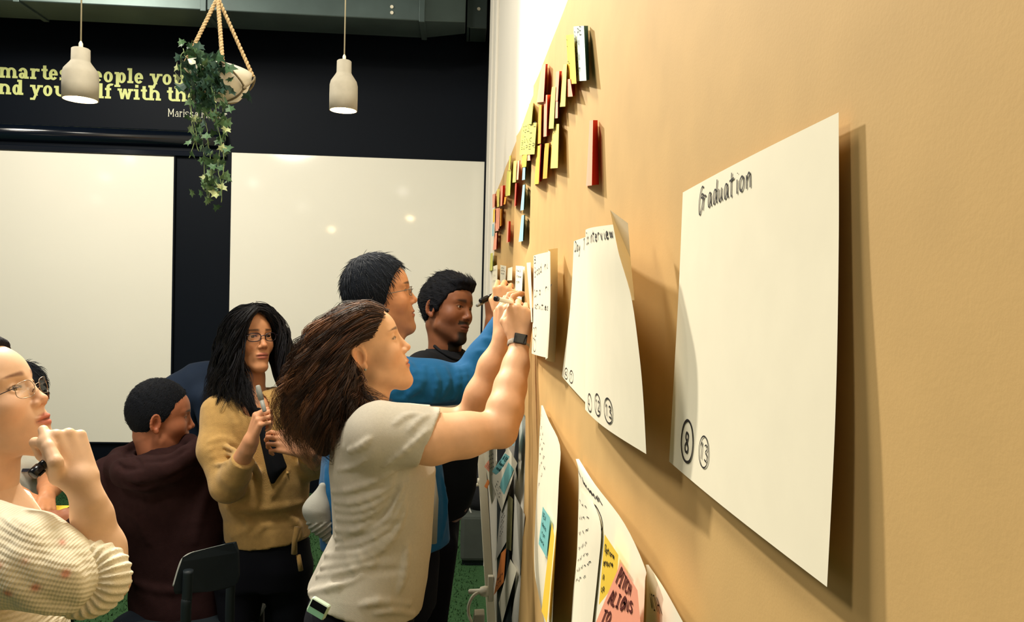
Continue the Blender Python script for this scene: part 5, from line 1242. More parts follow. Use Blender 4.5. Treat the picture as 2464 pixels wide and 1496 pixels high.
# ---------------- man in the blue track jacket
M['jacket_blue'] = mat('jacket_blue', srgb(14, 90, 140), .8, .2, bump=.15, bscale=500, sheen=.10)
M['jacket_navy'] = mat('jacket_navy', srgb(18, 24, 38), .8, .2)
M['jacket_grey'] = mat('jacket_grey', srgb(160, 160, 152), .85, .2, bump=.2, bscale=400)
M['tee_black'] = mat('tee_black', srgb(17, 20, 26), .85, .2)
M['steel'] = mat('steel', srgb(120, 116, 108), .3, .5, metal=.8)
M['frame_dark'] = mat('frame_dark', srgb(40, 28, 36), .3, .5)
M['jewel'] = mat('jewel', srgb(180, 180, 170), .2, .6, metal=.6)
def person_blue():
    Yc = 2.52; c = P(909, 724, Yc); R = frame(dirn(6, 11)); s = 1.05
    t = thing('person', 'man with glasses in a blue track jacket writing on the wall', 'person', (c[0], Yc, 0))
    neck = chain([c+R@V3(-.02, 0, -.045)*s, P(926, 810, Yc), P(915, 875, Yc)], [.056, .056, .066], .03)
    skin = SK['mid']; X = V3(.96, .28, 0); Yv = V3(-.28, .96, 0)
    sh_, el, cu = P(962, 918, 2.40), P(1122, 926, 2.42), P(1209, 775, 2.47)
    fore = chain([P(1185, 815, 2.455), P(1212, 765, 2.47)], [.033, .0265], .02)
    hd, _ = hand(P(1212, 762, 2.47), V3(.02, .05, 1), V3(-.25, -1, .1), 'R', [(58, 85, 45), (66, 90, 48), (70, 92, 50), (72, 92, 50)], 1.02, ((.024, .028, -.010), (.054, .044, -.026), (.076, .036, -.046), (.092, .026, -.056)))
    head(t, c, R, s, head_field(False, 1.0, ears=False, wide=1.02), skin_color(skin, srgb(160, 92, 80), srgb(40, 30, 28), beard=(srgb(120, 84, 66), .35, .3, .3)), neck, [(fore.u(hd, .012), .0042)], h=.0026, flat=tint_hand(srgb(222, 168, 122), .08), core=[([P(915, 875, Yc), P(925, 960, Yc), P(925, 1150, Yc), P(925, 1290, Yc)], [.066, .12, .13, .13]), ([P(925, 945, Yc), sh_, el, P(1185, 815, 2.455)], [.07, .055, .045, .034])])
    eyes(t, c, R, s)
    hl = [(-.07, -.030), (-.04, -.015), (-.02, .012), (.0, .026), (.02, .034), (.05, .048), (.075, .066), (.095, .086), (.112, .104), (.15, .12)]
    short_hair(t, hair_cap(hl, .011, .004), c, R, s, srgb(20, 25, 34), n=2600, length=.026, out=.12, flow=(.2, 0, -.8), h=.0036, amp=.0018, r=.0008)
    glasses(t, c, R, s, M['steel'], .0009, 'full', .0235, .0135, .014, .110, 'clear_lens', dip=-.004)
    def sec(y, x0, x1, hy, Y=Yc):
        a, b = P(x0, y, Y), P(x1, y, Y); return ((a+b)/2, X*((b[0]-a[0])/2), Yv*hy)
    body = loft([sec(866, 868, 966, .085), sec(890, 835, 1000, .16), sec(930, 800, 1015, .205), sec(1040, 782, 1052, .20), sec(1150, 770, 1068, .19), sec(1250, 768, 1080, .185), sec(1308, 774, 1084, .182)])
    slv = chain([sh_, P(1040, 922, 2.40), el], [.082, .070, .062], .03).u(chain([el, P(1160, 862, 2.445), cu], [.060, .050, .036], .03), .03)
    jk = body.u(slv, .05).sub(neck.grow(.008), .006)
    jk = ridges(jk, [([(978, 868), (1000, 905), (985, 945)], .012, .012), ([(1020, 882), (1012, 925), (975, 958)], .012, .012), ([(1042, 888), (1052, 925), (1042, 962)], .010, .011), ([(1068, 885), (1078, 920), (1062, 955)], .009, .010), ([(1100, 884), (1104, 915), (1092, 960)], .010, .012), ([(1114, 882), (1122, 910), (1120, 945)], .008, .010),
                     ([(1125, 880), (1140, 905), (1135, 935)], .010, .007), ([(1150, 845), (1172, 850), (1180, 865)], .009, .006), ([(1165, 815), (1185, 822), (1195, 835)], .009, .006), ([(955, 960), (1020, 965), (1090, 955)], .010, .006),
                     ([(786, 1130), (790, 1200), (785, 1270)], .012, .005), ([(1062, 1150), (1070, 1220), (1062, 1290)], .012, .005)], .010)
    jk = jk.cut(P(930, 1309, Yc), (0, 0, -1), .004).cut(P(1214, 766, 2.47), P(1212, 760, 2.47)-P(1190, 800, 2.46), .003)
    jk = jk.warp(lambda p: .0015*wob(p, 45))
    cloth('track_jacket', jk, .0065, 'jacket_blue', t)
    # collar, cuff ribs, grey piping under the arm, grey hem lining on the far side
    MB().tube([P(x, y, z) for x, y, z in ((950, 972, 2.325), (985, 978, 2.325), (1030, 984, 2.335), (1075, 984, 2.345), (1112, 977, 2.36))], [.006, .010, .011, .010, .006], 8).build('sleeve_stripe', M['jacket_grey'], t, True)
    MB().tube([P(x, y, z) for x, y, z in ((1000, 996, 2.34), (1050, 1000, 2.345), (1108, 992, 2.37))], [.010, .016, .010], 8).build('side_panel', M['jacket_navy'], t, True)
    ax = P(1212, 760, 2.47)-P(1190, 800, 2.46); ax /= np.linalg.norm(ax); e1 = np.cross(ax, V3(0, 1, 0)); e1 /= np.linalg.norm(e1); e2 = np.cross(ax, e1); q0 = P(1205, 779, 2.468)
    n = 48; Vv = []
    for h_ in (-.016, -.008, 0, .008, .014):
        for k in range(n):
            a = 2*math.pi*k/n; r = .0345+.0012*math.cos(k*math.pi)-.003*abs(h_)/.016; Vv.append(q0+ax*h_+e1*math.cos(a)*r+e2*math.sin(a)*r)
    mesh('ribbed_cuff', Vv, np.array([(i*n+k, i*n+(k+1) % n, (i+1)*n+(k+1) % n, (i+1)*n+k) for i in range(4) for k in range(n)]), M['jacket_blue'], t, True)
    gp = chain([P(776, 1170, 2.40), P(762, 1225, 2.39), P(770, 1258, 2.39)], [.012, .036, .032], .03).u(chain([P(770, 1255, 2.39), P(792, 1290, 2.40)], [.030, .022], .02), .02)
    gp = gp.warp(lambda p: .0028*np.sin((p@V3(.6, 0, -.8))*430)*(p[:, 2] < P(770, 1250, 2.39)[2]))
    cloth('grey_hem_panel', gp, .0035, 'jacket_grey', t)
    MB().tube([P(1040, 1120, 2.36), P(1046, 1200, 2.36), P(1042, 1306, 2.36)], [.006, .012, .012], 8).build('side_stripe', M['jacket_grey'], t, True)
    MB().tube(catmull([P(868, 862, 2.50), P(895, 880, 2.42), P(935, 878, 2.41), P(968, 858, 2.47)], 14), [.012]*14, 8).build('collar', M['jacket_navy'], t, True)
    hx = P(930, 1320, Yc); top = loft([(P(930, 1285, Yc), X*.17, Yv*.15), (P(930, 1350, Yc), X*.175, Yv*.16), (P(932, 1460, Yc), X*.16, Yv*.155)])
    legs(t, P(935, 1400, Yc), [(hx[0]+.07, 2.45, 0), (hx[0]-.03, 2.66, 0)], .095, top=top)
    shoes(t, [((hx[0]+.06, 2.45, 0), (1, .1, 0)), ((hx[0]-.04, 2.66, 0), (1, .2, 0))], 'shoe')

# ---------------- man in the black T-shirt
def person_black():
    Yc = 2.95; c = P(1072, 752, Yc); R = frame(dirn(-38, 1), roll=math.radians(-9)); s = 1.03
    t = thing('person', 'bearded man in a black T-shirt looking at the wall', 'person', (c[0], Yc, 0))
    neck = chain([c+R@V3(-.02, 0, -.045)*s, P(1072, 825, Yc), P(1066, 868, Yc)], [.056, .056, .066], .03)
    skin = SK['brown']
    hx = P(1186, 752, 2.90)
    fore = chain([P(1160, 905, 2.92), P(1186, 775, 2.90)], [.040, .028], .02)
    hd, _ = hand(P(1186, 778, 2.90), V3(-.10, -.05, 1), V3(-.75, -.6, .2), 'L', [(45, 70, 35), (55, 80, 40), (60, 85, 45), (62, 85, 45)], 1.0)
    head(t, c, R, s, head_field(False, 1.04, wide=1.02, lips=1.1), skin_color(skin, srgb(112, 66, 58), srgb(20, 17, 18), beard=(srgb(24, 19, 19), .30, 1.0, 1.0), brow_h=.0062), neck, [(fore.u(hd, .012), .0046)], h=.0027, flat=np.array(srgb(150, 96, 64)), core=[([P(1066, 868, Yc), P(1068, 960, Yc), P(1068, 1200, Yc)], [.066, .10, .10]), ([P(1090, 900, 2.98), P(1132, 930, 3.0), P(1160, 905, 2.92)], [.05, .045, .04])])
    eyes(t, c, R, s, gaze=(.12, -.1))
    hl = [(-.07, -.050), (-.02, -.030), (-.012, -.012), (-.005, .018), (.03, .042), (.06, .060), (.078, .082), (.092, .10), (.15, .13)]
    cap = hair_cap(hl, .011, .012).u(ell((.068, 0, .110), (.044, .056, .022)), .02).u(ell((-.075, 0, .05), (.035, .055, .05)), .03)
    short_hair(t, cap, c, R, s, srgb(15, 17, 24), n=2600, length=.026, out=.14, flow=(-.9, .1, .1), h=.004, amp=.004, r=.0008)
    X = V3(.90, -.43, 0); Yv = V3(.43, .90, 0)
    def sec(y, x0, x1, hy, Y=Yc):
        a, b = P(x0, y, Y), P(x1, y, Y); return ((a+b)/2, X*((b[0]-a[0])/2), Yv*hy)
    body = loft([sec(838, 1030, 1112, .085), sec(866, 1000, 1140, .15), sec(905, 985, 1150, .185), sec(1050, 990, 1150, .175), sec(1180, 992, 1140, .16), sec(1236, 994, 1120, .15)])
    slv = chain([P(1120, 890, 3.05), P(1140, 930, 3.0)], [.07, .06], .02).u(chain([P(1020, 890, 2.82), P(1025, 1020, 2.80)], [.072, .058], .02), .03)
    sh = body.u(slv, .04).sub(neck.grow(.006), .005).warp(lambda p: .002*wob(p, 35))
    cloth('black_t_shirt', sh, .008, 'tee_black', t)
    col = [P(1045, 832, 2.88), P(1062, 846, 2.85), P(1090, 862, 2.84), P(1115, 868, 2.87)]
    MB().tube(catmull(col, 12), .006, 6).build('neckband', M['tee_black'], t, True)
    q = P(1040, 1230, Yc); top = loft([(P(1052, 1215, Yc), X*.085, Yv*.12), (P(1045, 1330, Yc), X*.08, Yv*.12)])
    legs(t, P(1042, 1300, Yc), [(q[0]+.0, 2.88, 0), (q[0]-.05, 3.08, 0)], .074, top=top)
    shoes(t, [((q[0]+.02, 2.85, 0), (1, -.4, 0)), ((q[0]-.04, 3.08, 0), (1, -.3, 0))], 'shoe')
    marker('marker', P(1192, 712, 2.87), P(1147, 735, 2.80), .0062, 'grey marker pointing away from the bearded man hand', 'marker_grey', 'marker_grey', .3, clip=False)
    marker('marker', P(1190, 708, 2.86), P(1155, 724, 2.80), .0082, 'thick black marker cap above the grey marker', 'black_plastic', 'black_plastic', .5)

# ---------------- woman in the mustard cardigan
M['mustard'] = mat('mustard', srgb(190, 152, 92), .9, .15, var=.10, vscale=60, bump=.5, bscale=420, sheen=.2)
def person_mustard():
    Yc = 2.88; c = P(597, 824, Yc); R = frame(dirn(-46, 6)); s = 1.0
    t = thing('person', 'woman with dark glasses and long black hair in a mustard cardigan', 'person', (c[0], Yc, 0))
    neck = chain([c+R@V3(-.018, 0, -.045)*s, P(604, 905, Yc-.01), P(604, 962, Yc)], [.044, .043, .058], .03).u(ell(P(620, 985, Yc-.04), (.07, .07, .06)), .04)
    skin = SK['mid']
    rel, rwr = P(548, 1168, 2.72), P(603, 1062, 2.60)
    fore = chain([P(572, 1125, 2.66), rwr], [.034, .0255], .02)
    hd, HR = hand(P(604, 1060, 2.60), V3(.30, -.18, .95), V3(-.80, -.55, .20), 'R', [(55, 85, 40), (62, 92, 45), (66, 95, 48), (68, 95, 48)], .93, ((.024, .028, -.010), (.054, .040, -.022), (.076, .030, -.034), (.092, .018, -.042)))
    lwr = P(728, 1082, 2.66)
    fore2 = chain([P(755, 1105, 2.72), lwr], [.033, .0255], .02)
    h2, _ = hand(lwr, V3(-.92, -.15, .36), V3(.1, -.80, .55), 'L', [(28, 38, 20), (32, 55, 25), (38, 60, 30), (42, 55, 30)], .93, ((.024, .028, -.010), (.052, .050, -.020), (.078, .054, -.030), (.100, .050, -.036)))
    head(t, c, R, s, head_field(True, .90, short=.95, wide=.97), skin_color(skin, srgb(176, 98, 84), srgb(30, 22, 22), brow_h=.0036, short=.95), neck, [(fore.u(hd, .012), .0036), (fore2.u(h2, .012), .0040)], h=.0025, flat=tint_hand(srgb(214, 158, 120), .12), core=[([P(606, 962, Yc), P(622, 1030, Yc), P(635, 1280, Yc)], [.055, .08, .085]), ([P(600, 1000, 2.88), P(540, 1000, 2.86), rel, P(572, 1125, 2.66)], [.06, .045, .04, .033]), ([P(640, 1000, 2.88), P(705, 1005, 2.9), P(752, 1118, 2.86), P(755, 1105, 2.72)], [.06, .045, .038, .032])])
    eyes(t, c, R, s)
    glasses(t, c, R, s, M['frame_dark'], .0017, 'full', .0235, .0145, .015, .109, 'lens')
    X = V3(.80, -.60, 0); Yv = V3(.60, .80, 0); X0 = V3(1, 0, 0)
    def sec(y, x0, x1, hy, Y=Yc):
        a, b = P(x0, y, Y), P(x1, y, Y); return ((a+b)/2, X0*((b[0]-a[0])/2), V3(0, 1, 0)*hy)
    body = loft([sec(938, 560, 672, .07), sec(958, 520, 710, .10), sec(1000, 508, 728, .125), sec(1080, 515, 742, .125), sec(1160, 522, 745, .125), sec(1210, 530, 742, .125), sec(1236, 540, 735, .118), sec(1262, 540, 742, .125), sec(1296, 545, 746, .128)])
    slv = chain([P(528, 992, 2.84), P(520, 1080, 2.78), rel], [.066, .060, .056], .03).u(chain([rel, P(566, 1142, 2.68), P(590, 1098, 2.625)], [.056, .048, .038], .02).cut(P(586, 1108, 2.63), P(603, 1062, 2.60)-P(572, 1125, 2.66), .003), .025)
    slv2 = chain([P(712, 1000, 2.92), P(752, 1120, 2.86)], [.06, .05], .03).u(chain([P(752, 1120, 2.86), P(742, 1094, 2.70)], [.046, .036], .02).cut(P(742, 1094, 2.70), lwr-P(755, 1105, 2.72), .003), .02)
    sh = body.u(slv, .035).u(slv2, .03)
    sh = ridges(sh, [([(505, 1062), (535, 1056), (565, 1066)], .009, .006), ([(508, 1080), (540, 1073), (572, 1086)], .009, .007), ([(512, 1098), (545, 1090), (575, 1102)], .009, .006), ([(520, 1118), (548, 1112)], .009, .005),
                     ([(545, 975), (565, 1010), (575, 1050)], .012, .005), ([(560, 965), (585, 1000), (595, 1040)], .010, .004), ([(600, 1100), (625, 1150), (640, 1200)], .014, .005), ([(690, 1130), (660, 1180), (640, 1220)], .014, .005),
                     ([(550, 1222), (610, 1224), (680, 1218), (735, 1205)], .015, .009), ([(560, 1290), (600, 1270), (590, 1245)], .013, .007), ([(620, 1285), (640, 1262), (700, 1262)], .012, .006), ([(690, 1240), (715, 1262), (722, 1290)], .012, .008)], .012)
    sh = sh.sub(neck.grow(.006), .008)
    sh = sh.cut(P(645, 1300, Yc), (0, 0, -1), .004).warp(lambda p: .0018*wob(p, 45))
    cloth('cardigan', sh, .0062, 'mustard', t)
    # dark top in the cardigan's open front, hanging belt ends, one button
    ft = loft([(P(628, 975, 2.83), X0*.02, V3(0, 1, 0)*.065), (P(655, 1050, 2.83), X0*.045, V3(0, 1, 0)*.085), (P(672, 1120, 2.84), X0*.05, V3(0, 1, 0)*.092), (P(668, 1150, 2.84), X0*.01, V3(0, 1, 0)*.088)])
    cloth('dark_top', ft, .007, 'tee_black', t)
    MB().tube([P(716, 1268, 2.735), P(709, 1300, 2.735), P(708, 1332, 2.735)], [.012, .0095, .011], 8).build('belt_end', M['mustard'], t, True)
    MB().tube([P(718, 1335, 2.74), P(724, 1372, 2.74)], [.008, .009], 8).build('belt_end', M['mustard'], t, True)
    bq = hit(691, 1138, sh); MB().lathe(bq, [(.0005, -.003), (.006, -.003), (.006, .001), (.0005, .002)], 12, (0, -1, 0)).build('button', M['mustard'], t, True)
    q = P(640, 1330, Yc); top = loft([(P(645, 1285, Yc), X0*.150, V3(0, 1, 0)*.115), (P(640, 1350, Yc), X0*.168, V3(0, 1, 0)*.125), (P(630, 1400, Yc), X0*.165, V3(0, 1, 0)*.12)])
    legs(t, P(632, 1380, Yc), [(P(596, 1490, 2.88)[0], 2.84, 0), (P(730, 1490, 2.88)[0], 2.90, 0)], .088, top=top)
    shoes(t, [((P(596, 1490, 2.88)[0], 2.84, 0), (.6, -.8, 0)), ((P(730, 1490, 2.88)[0], 2.90, 0), (.8, -.6, 0))], 'shoe')
    # hair
    H = lambda pts: [P(x, y, Yc+d) for x, y, d in pts]
    cap = ell((-.004, 0, .043), (.100, .083, .099)); zs = [-.2, -.02, .0, .03, .055, .075, .09, .15]; xs = [-.01, -.004, .0, .030, .052, .066, .075, .09]
    fl = cap.f; cap = S(lambda p: -smin(-fl(p), -((p[:, 0]-np.interp(p[:, 2], zs, xs))*.8), .008), cap.lo, cap.hi)
    mass = place(cap, c, R, s).u(chain(H([(575, 820, .05), (545, 900, .05), (528, 950, .02)]), [.065, .062, .035], .03), .03)
    mass = mass.u(chain(H([(655, 810, .07), (690, 900, .05), (712, 985, -.02), (706, 1060, -.07)]), [.045, .042, .045, .030], .03), .03).u(chain(H([(575, 860, -.03), (580, 930, -.06), (612, 990, -.10)]), [.028, .028, .020], .03), .02)
    mass = mass.warp(lambda p: .006*wob(p*V3(1, 1, .35), 60))
    V, Q = surface(mass, .006); mesh('hair', V, Q, M['hair_base'], t, True, np.tile(srgb(14, 15, 22), (len(V), 1)))
    gl = [H([(608, 738, -.05), (560, 750, -.03), (535, 800, .0), (520, 860, .02), (508, 920, .03), (500, 975, .02)]), H([(612, 740, -.07), (570, 770, -.08), (553, 830, -.06), (540, 890, -.05), (525, 945, -.06), (520, 985, -.06)]),
          H([(615, 742, -.08), (582, 775, -.10), (566, 830, -.10), (562, 890, -.09), (575, 945, -.10), (600, 995, -.12)]), H([(616, 742, -.08), (590, 770, -.11), (574, 815, -.105), (570, 880, -.10), (590, 940, -.11), (625, 1000, -.13)])]
    gr_ = [H([(616, 738, -.06), (650, 745, -.03), (678, 800, .0), (692, 880, .0), (708, 960, -.04), (716, 1050, -.07)]), H([(614, 735, -.04), (655, 750, .0), (684, 810, .03), (700, 890, .02), (718, 970, -.02), (724, 1060, -.05)]),
           H([(618, 740, -.07), (645, 750, -.05), (672, 790, -.02), (682, 870, -.03), (694, 950, -.07), (700, 1040, -.10)])]
    cols = [srgb(16, 17, 24), srgb(22, 22, 28), srgb(34, 30, 32), srgb(14, 15, 22)]
    guide_hair('hair_locks', gl, 1000, t, .014, (.014, 14), .0012, cols, clump=8)
    guide_hair('hair_locks', gr_, 800, t, .011, (.013, 14), .0012, cols, clump=8)
    MB().lathe(c+R@V3(.0, -.080, -.034)*s, [(.0005, 0), (.005, .001), (.005, .007), (.0005, .008)], 12).build('earring', M['jewel'], t, True)
    marker('marker', P(637, 990, 2.56), P(620, 927, 2.58), .0075, 'grey marker held upright by the woman in mustard', 'marker_grey', 'marker_grey', .55, clip=True)

# ---------------- seated man in the brown hoodie
M['hoodie'] = mat('hoodie', srgb(46, 28, 28), .95, .08, var=.12, vscale=40, bump=.3, bscale=350)
def person_hoodie():
    Yc = 2.97; c = P(378, 1014, Yc); R = frame(dirn(22, -2)); s = 1.10
    t = thing('person', 'seated man in a dark brown hoodie seen from behind', 'person', (-1.0, 2.75, 0))
    neck = chain([c+R@V3(-.02, 0, -.045)*s, P(380, 1085, Yc), P(385, 1120, Yc)], [.060, .062, .072], .03)
    skin = srgb(166, 104, 74)
    hnd, _ = hand(P(160, 1240, 2.94), V3(-.9, -.25, -.02), V3(0, -.2, 1), 'L', [(15, 25, 15)]*4, 1.0)
    fore = chain([P(190, 1252, 2.94), P(160, 1240, 2.94)], [.032, .026], .02)
    head(t, c, R, s, head_field(False, 1.0, wide=1.03), skin_color(skin, srgb(140, 84, 72), srgb(24, 20, 22)), neck, [(fore.u(hnd, .012), .005)], h=.0028, flat=np.array(skin), core=[([P(385, 1120, Yc), P(395, 1190, Yc), P(430, 1430, Yc)], [.07, .10, .11]), ([P(390, 1160, Yc), P(300, 1155, 2.97), P(225, 1265, 2.93), P(190, 1252, 2.94)], [.06, .05, .045, .031])])
    eyes(t, c, R, s)
    hl = [(-.07, -.040), (-.03, -.030), (.0, -.014), (.010, .020), (.04, .042), (.07, .058), (.09, .080), (.105, .098), (.15, .12)]
    short_hair(t, hair_cap(hl, .006, .008, nape=-.050), c, R, s, srgb(15, 18, 25), n=3000, length=.008, out=1.0, flow=(-.2, 0, -.4), h=.0038, amp=.0015, r=.0006)
    X = V3(.96, -.28, 0); Yv = V3(.28, .96, 0)
    def sec(y, x0, x1, hy, Y=Yc):
        a, b = P(x0, y, Y), P(x1, y, Y); return ((a+b)/2, X*((b[0]-a[0])/2), Yv*hy)
    body = loft([sec(1072, 330, 448, .08), sec(1095, 290, 490, .105), sec(1130, 258, 525, .125), sec(1190, 246, 545, .140), sec(1280, 268, 562, .145), sec(1370, 305, 565, .15), sec(1440, 312, 566, .165), sec(1476, 316, 566, .165)])
    slv = chain([P(268, 1150, 2.97), P(225, 1265, 2.93)], [.085, .065], .03).u(chain([P(225, 1265, 2.93), P(186, 1262, 2.94)], [.062, .044], .03), .03)
    slv2 = chain([P(522, 1150, 2.97), P(560, 1290, 3.0)], [.085, .066], .03).u(chain([P(560, 1290, 3.0), P(500, 1300, 3.2)], [.06, .045], .02), .03)
    sh = body.u(slv, .04).u(slv2, .04)
    # hood lying on the back: a thick roll with a pointed drape
    ringp = [P(278, 1118, 2.90), P(300, 1140, 2.84), P(345, 1150, 2.80), P(400, 1130, 2.79), P(450, 1098, 2.82), P(478, 1076, 2.88), P(455, 1064, 2.97), P(400, 1062, 3.05), P(330, 1078, 3.03), P(286, 1100, 2.97)]
    hood = chain(ringp+[ringp[0]], [.034, .036, .040, .038, .034, .030, .026, .024, .026, .030, .034], .03)
    sh = sh.u(hood, .02).u(ell(P(372, 1135, 2.84), (.13, .055, .06)), .05)
    sh = sh.sub(neck.grow(.008), .01)
    sh = grooves(sh, [([(300, 1160), (350, 1172), (410, 1155), (470, 1120)], .012, .010), ([(280, 1112), (300, 1128), (330, 1125)], .010, .008), ([(350, 1110), (400, 1105), (450, 1080)], .010, .008), ([(320, 1098), (335, 1112), (340, 1128)], .008, .006)], .010)
    sh = ridges(sh, [([(300, 1220), (340, 1250), (360, 1300)], .014, .005), ([(500, 1180), (480, 1240), (470, 1300)], .014, .005), ([(330, 1400), (400, 1420), (480, 1410)], .014, .006)], .02)
    sh = sh.warp(lambda p: .003*wob(p, 28))
    cloth('hoodie', sh, .0068, 'hoodie', t)
    hipc = P(440, 1470, 2.95); hc = np.array([hipc[0], 2.99, .50])
    o = ell(hc, (.17, .12, .080))
    for dx, kx, fx in ((-.10, -.16, -.16), (.10, .22, .20)):
        a = hc+V3(dx, 0, 0); k = hc+V3(kx, .42, -.02); f = V3(hc[0]+fx, hc[1]+.44, .06); o = o.u(chain([a, k, f], [.082, .072, .052], .03), .04)
    o = o.u(ell(P(330, 1512, 2.86), (.10, .10, .06)), .05)
    cloth('jeans', o.warp(lambda p: .003*wob(p, 30)), .010, 'jeans', t)
    shoes(t, [((hc[0]-.16, hc[1]+.44, 0), (0, 1, 0)), ((hc[0]+.20, hc[1]+.44, 0), (.1, 1, 0))], 'shoe')

# ---------------- man in the white polo behind the table
M['polo'] = mat('polo', srgb(206, 206, 194), .9, .15, bump=.3, bscale=500)
M['logo_navy'] = mat('logo_navy', srgb(40, 48, 66), .7)
def person_polo():
    Yc = 3.52; c = P(58, 958, Yc-.04); R = frame(dirn(-72, -18)); s = 1.05
    t = thing('person', 'man in a pale polo shirt leaning on the round table', 'person', (c[0], Yc, 0))
    neck = chain([c+R@V3(-.02, 0, -.045)*s, P(62, 1035, Yc), P(66, 1065, Yc)], [.056, .056, .066], .03)
    skin = SK['mid']; X = V3(1, 0, 0); Yv = V3(0, 1, 0)
    lw = P(112, 1195, 3.20); la = chain([P(118, 1130, 3.45), P(120, 1172, 3.32), lw], [.048, .043, .028], .02)
    hA, _ = hand(lw, V3(.35, -.75, -.32), V3(.1, .3, 1), 'L', [(30, 40, 20), (34, 44, 22), (38, 46, 22), (42, 46, 22)], 1.0, spread=(10, 3, -5, -14))
    rw = P(52, 1190, 3.20); ra = chain([P(10, 1140, 3.45), P(20, 1180, 3.30), rw], [.048, .043, .028], .02)
    hB, _ = hand(rw, V3(.9, -.35, -.16), V3(0, .2, 1), 'R', [(25, 40, 25), (30, 45, 25), (34, 46, 25), (36, 46, 25)], 1.0)
    head(t, c, R, s, head_field(False), skin_color(skin, srgb(160, 92, 80), srgb(24, 20, 22)), neck, [(la.u(hA, .012), .0045), (ra.u(hB, .012), .0045)], h=.0034, flat=tint_hand(srgb(206, 146, 104), .12), core=[([P(66, 1065, Yc), P(62, 1130, Yc), P(58, 1280, Yc)], [.066, .09, .09]), ([P(10, 1140, 3.45), P(20, 1098, 3.5), P(62, 1110, Yc), P(102, 1098, 3.5), P(118, 1130, 3.45)], [.046, .05, .06, .05, .046])])
    eyes(t, c, R, s)
    hl = [(-.07, -.045), (-.02, -.026), (.0, -.005), (.02, .030), (.05, .056), (.07, .075), (.09, .10), (.15, .13)]
    short_hair(t, hair_cap(hl, .012, .010).u(ell((.055, 0, .095), (.05, .068, .03)), .02), c, R, s, srgb(17, 20, 27), n=700, length=.035, out=.4, flow=(.5, .4, -.4), h=.005, amp=.003)
    glasses(t, c, R, s, M['frame_dark'], .0014, 'full', .0235, .0145, .015, .109, 'lens')
    def sec(y, x0, x1, hy, Y=Yc):
        a, b = P(x0, y, Y), P(x1, y, Y); return ((a+b)/2, X*((b[0]-a[0])/2), Yv*hy)
    body = loft([sec(1052, 35, 95, .08), sec(1070, 5, 120, .10), sec(1100, -12, 130, .12), sec(1150, -5, 122, .12), sec(1190, -5, 118, .125), sec(1300, -5, 118, .13)])
    slv = chain([P(112, 1092, 3.52), P(120, 1150, 3.40)], [.075, .062], .02).cut(P(119, 1146, 3.40), (.05, -.35, -1), .003).u(chain([P(5, 1095, 3.52), P(8, 1150, 3.42)], [.075, .062], .02), .03)
    sh = body.u(slv, .04).sub(neck.grow(.006), .005)
    sh = sh.warp(folds(.003, 26)).warp(lambda p: .001*wob(p, 60))
    cloth('polo_shirt', sh, .0065, 'polo', t)
    for nm, tx in (('chest_logo', ((54, 1127), (77, 1127), (74, 1135), (51, 1135))),):
        H_, D_ = hits(tx, sh); q = [h_-d_*.002 for h_, d_ in zip(H_, D_)]; mesh(nm, q, [(0, 1, 2, 3)], M['logo_navy'], t)
        H2, D2 = hits([(x_, y_) for x_ in (56, 60, 64, 68, 72) for y_ in (1129.5, 1132.5)], sh); mb = MB()
        for i in range(0, 10, 2): mb.tube([H2[i]-D2[i]*.003, H2[i+1]-D2[i+1]*.003], .0014, 5)
        o_ = mb.build('logo_marks', M['letter_white'], t); o_['kind'] = 'stuff'
    hc = V3(P(60, 1300, Yc)[0], Yc+.02, .55); o = ell(hc, (.17, .16, .12))
    for dx in (-.10, .10): o = o.u(chain([hc+V3(dx, 0, 0), hc+V3(dx*1.3, -.36, -.02), V3(hc[0]+dx*1.3, hc[1]-.30, .06)], [.085, .068, .05], .03), .03)
    cloth('trousers', o, .012, 'trouser_black', t)
    shoes(t, [((hc[0]-.13, hc[1]-.30, 0), (0, -1, 0)), ((hc[0]+.13, hc[1]-.30, 0), (0, -1, 0))], 'shoe')
    st = thing('stool', 'dark stool under the man in the pale polo', 'stool', (hc[0], hc[1]+.05, 0))
    MB().lathe((hc[0], hc[1]+.05, .40), [(.001, 0), (.17, 0), (.18, .02), (.17, .045), (.001, .05)], 28).build('seat', M['chair'], st, True)
    for a in range(4):
        q = math.radians(45+90*a); MB().tube([(hc[0]+.12*math.cos(q), hc[1]+.05+.12*math.sin(q), .40), (hc[0]+.17*math.cos(q), hc[1]+.05+.17*math.sin(q), 0)], .012, 8).build('leg', M['dark_metal'], st, True)

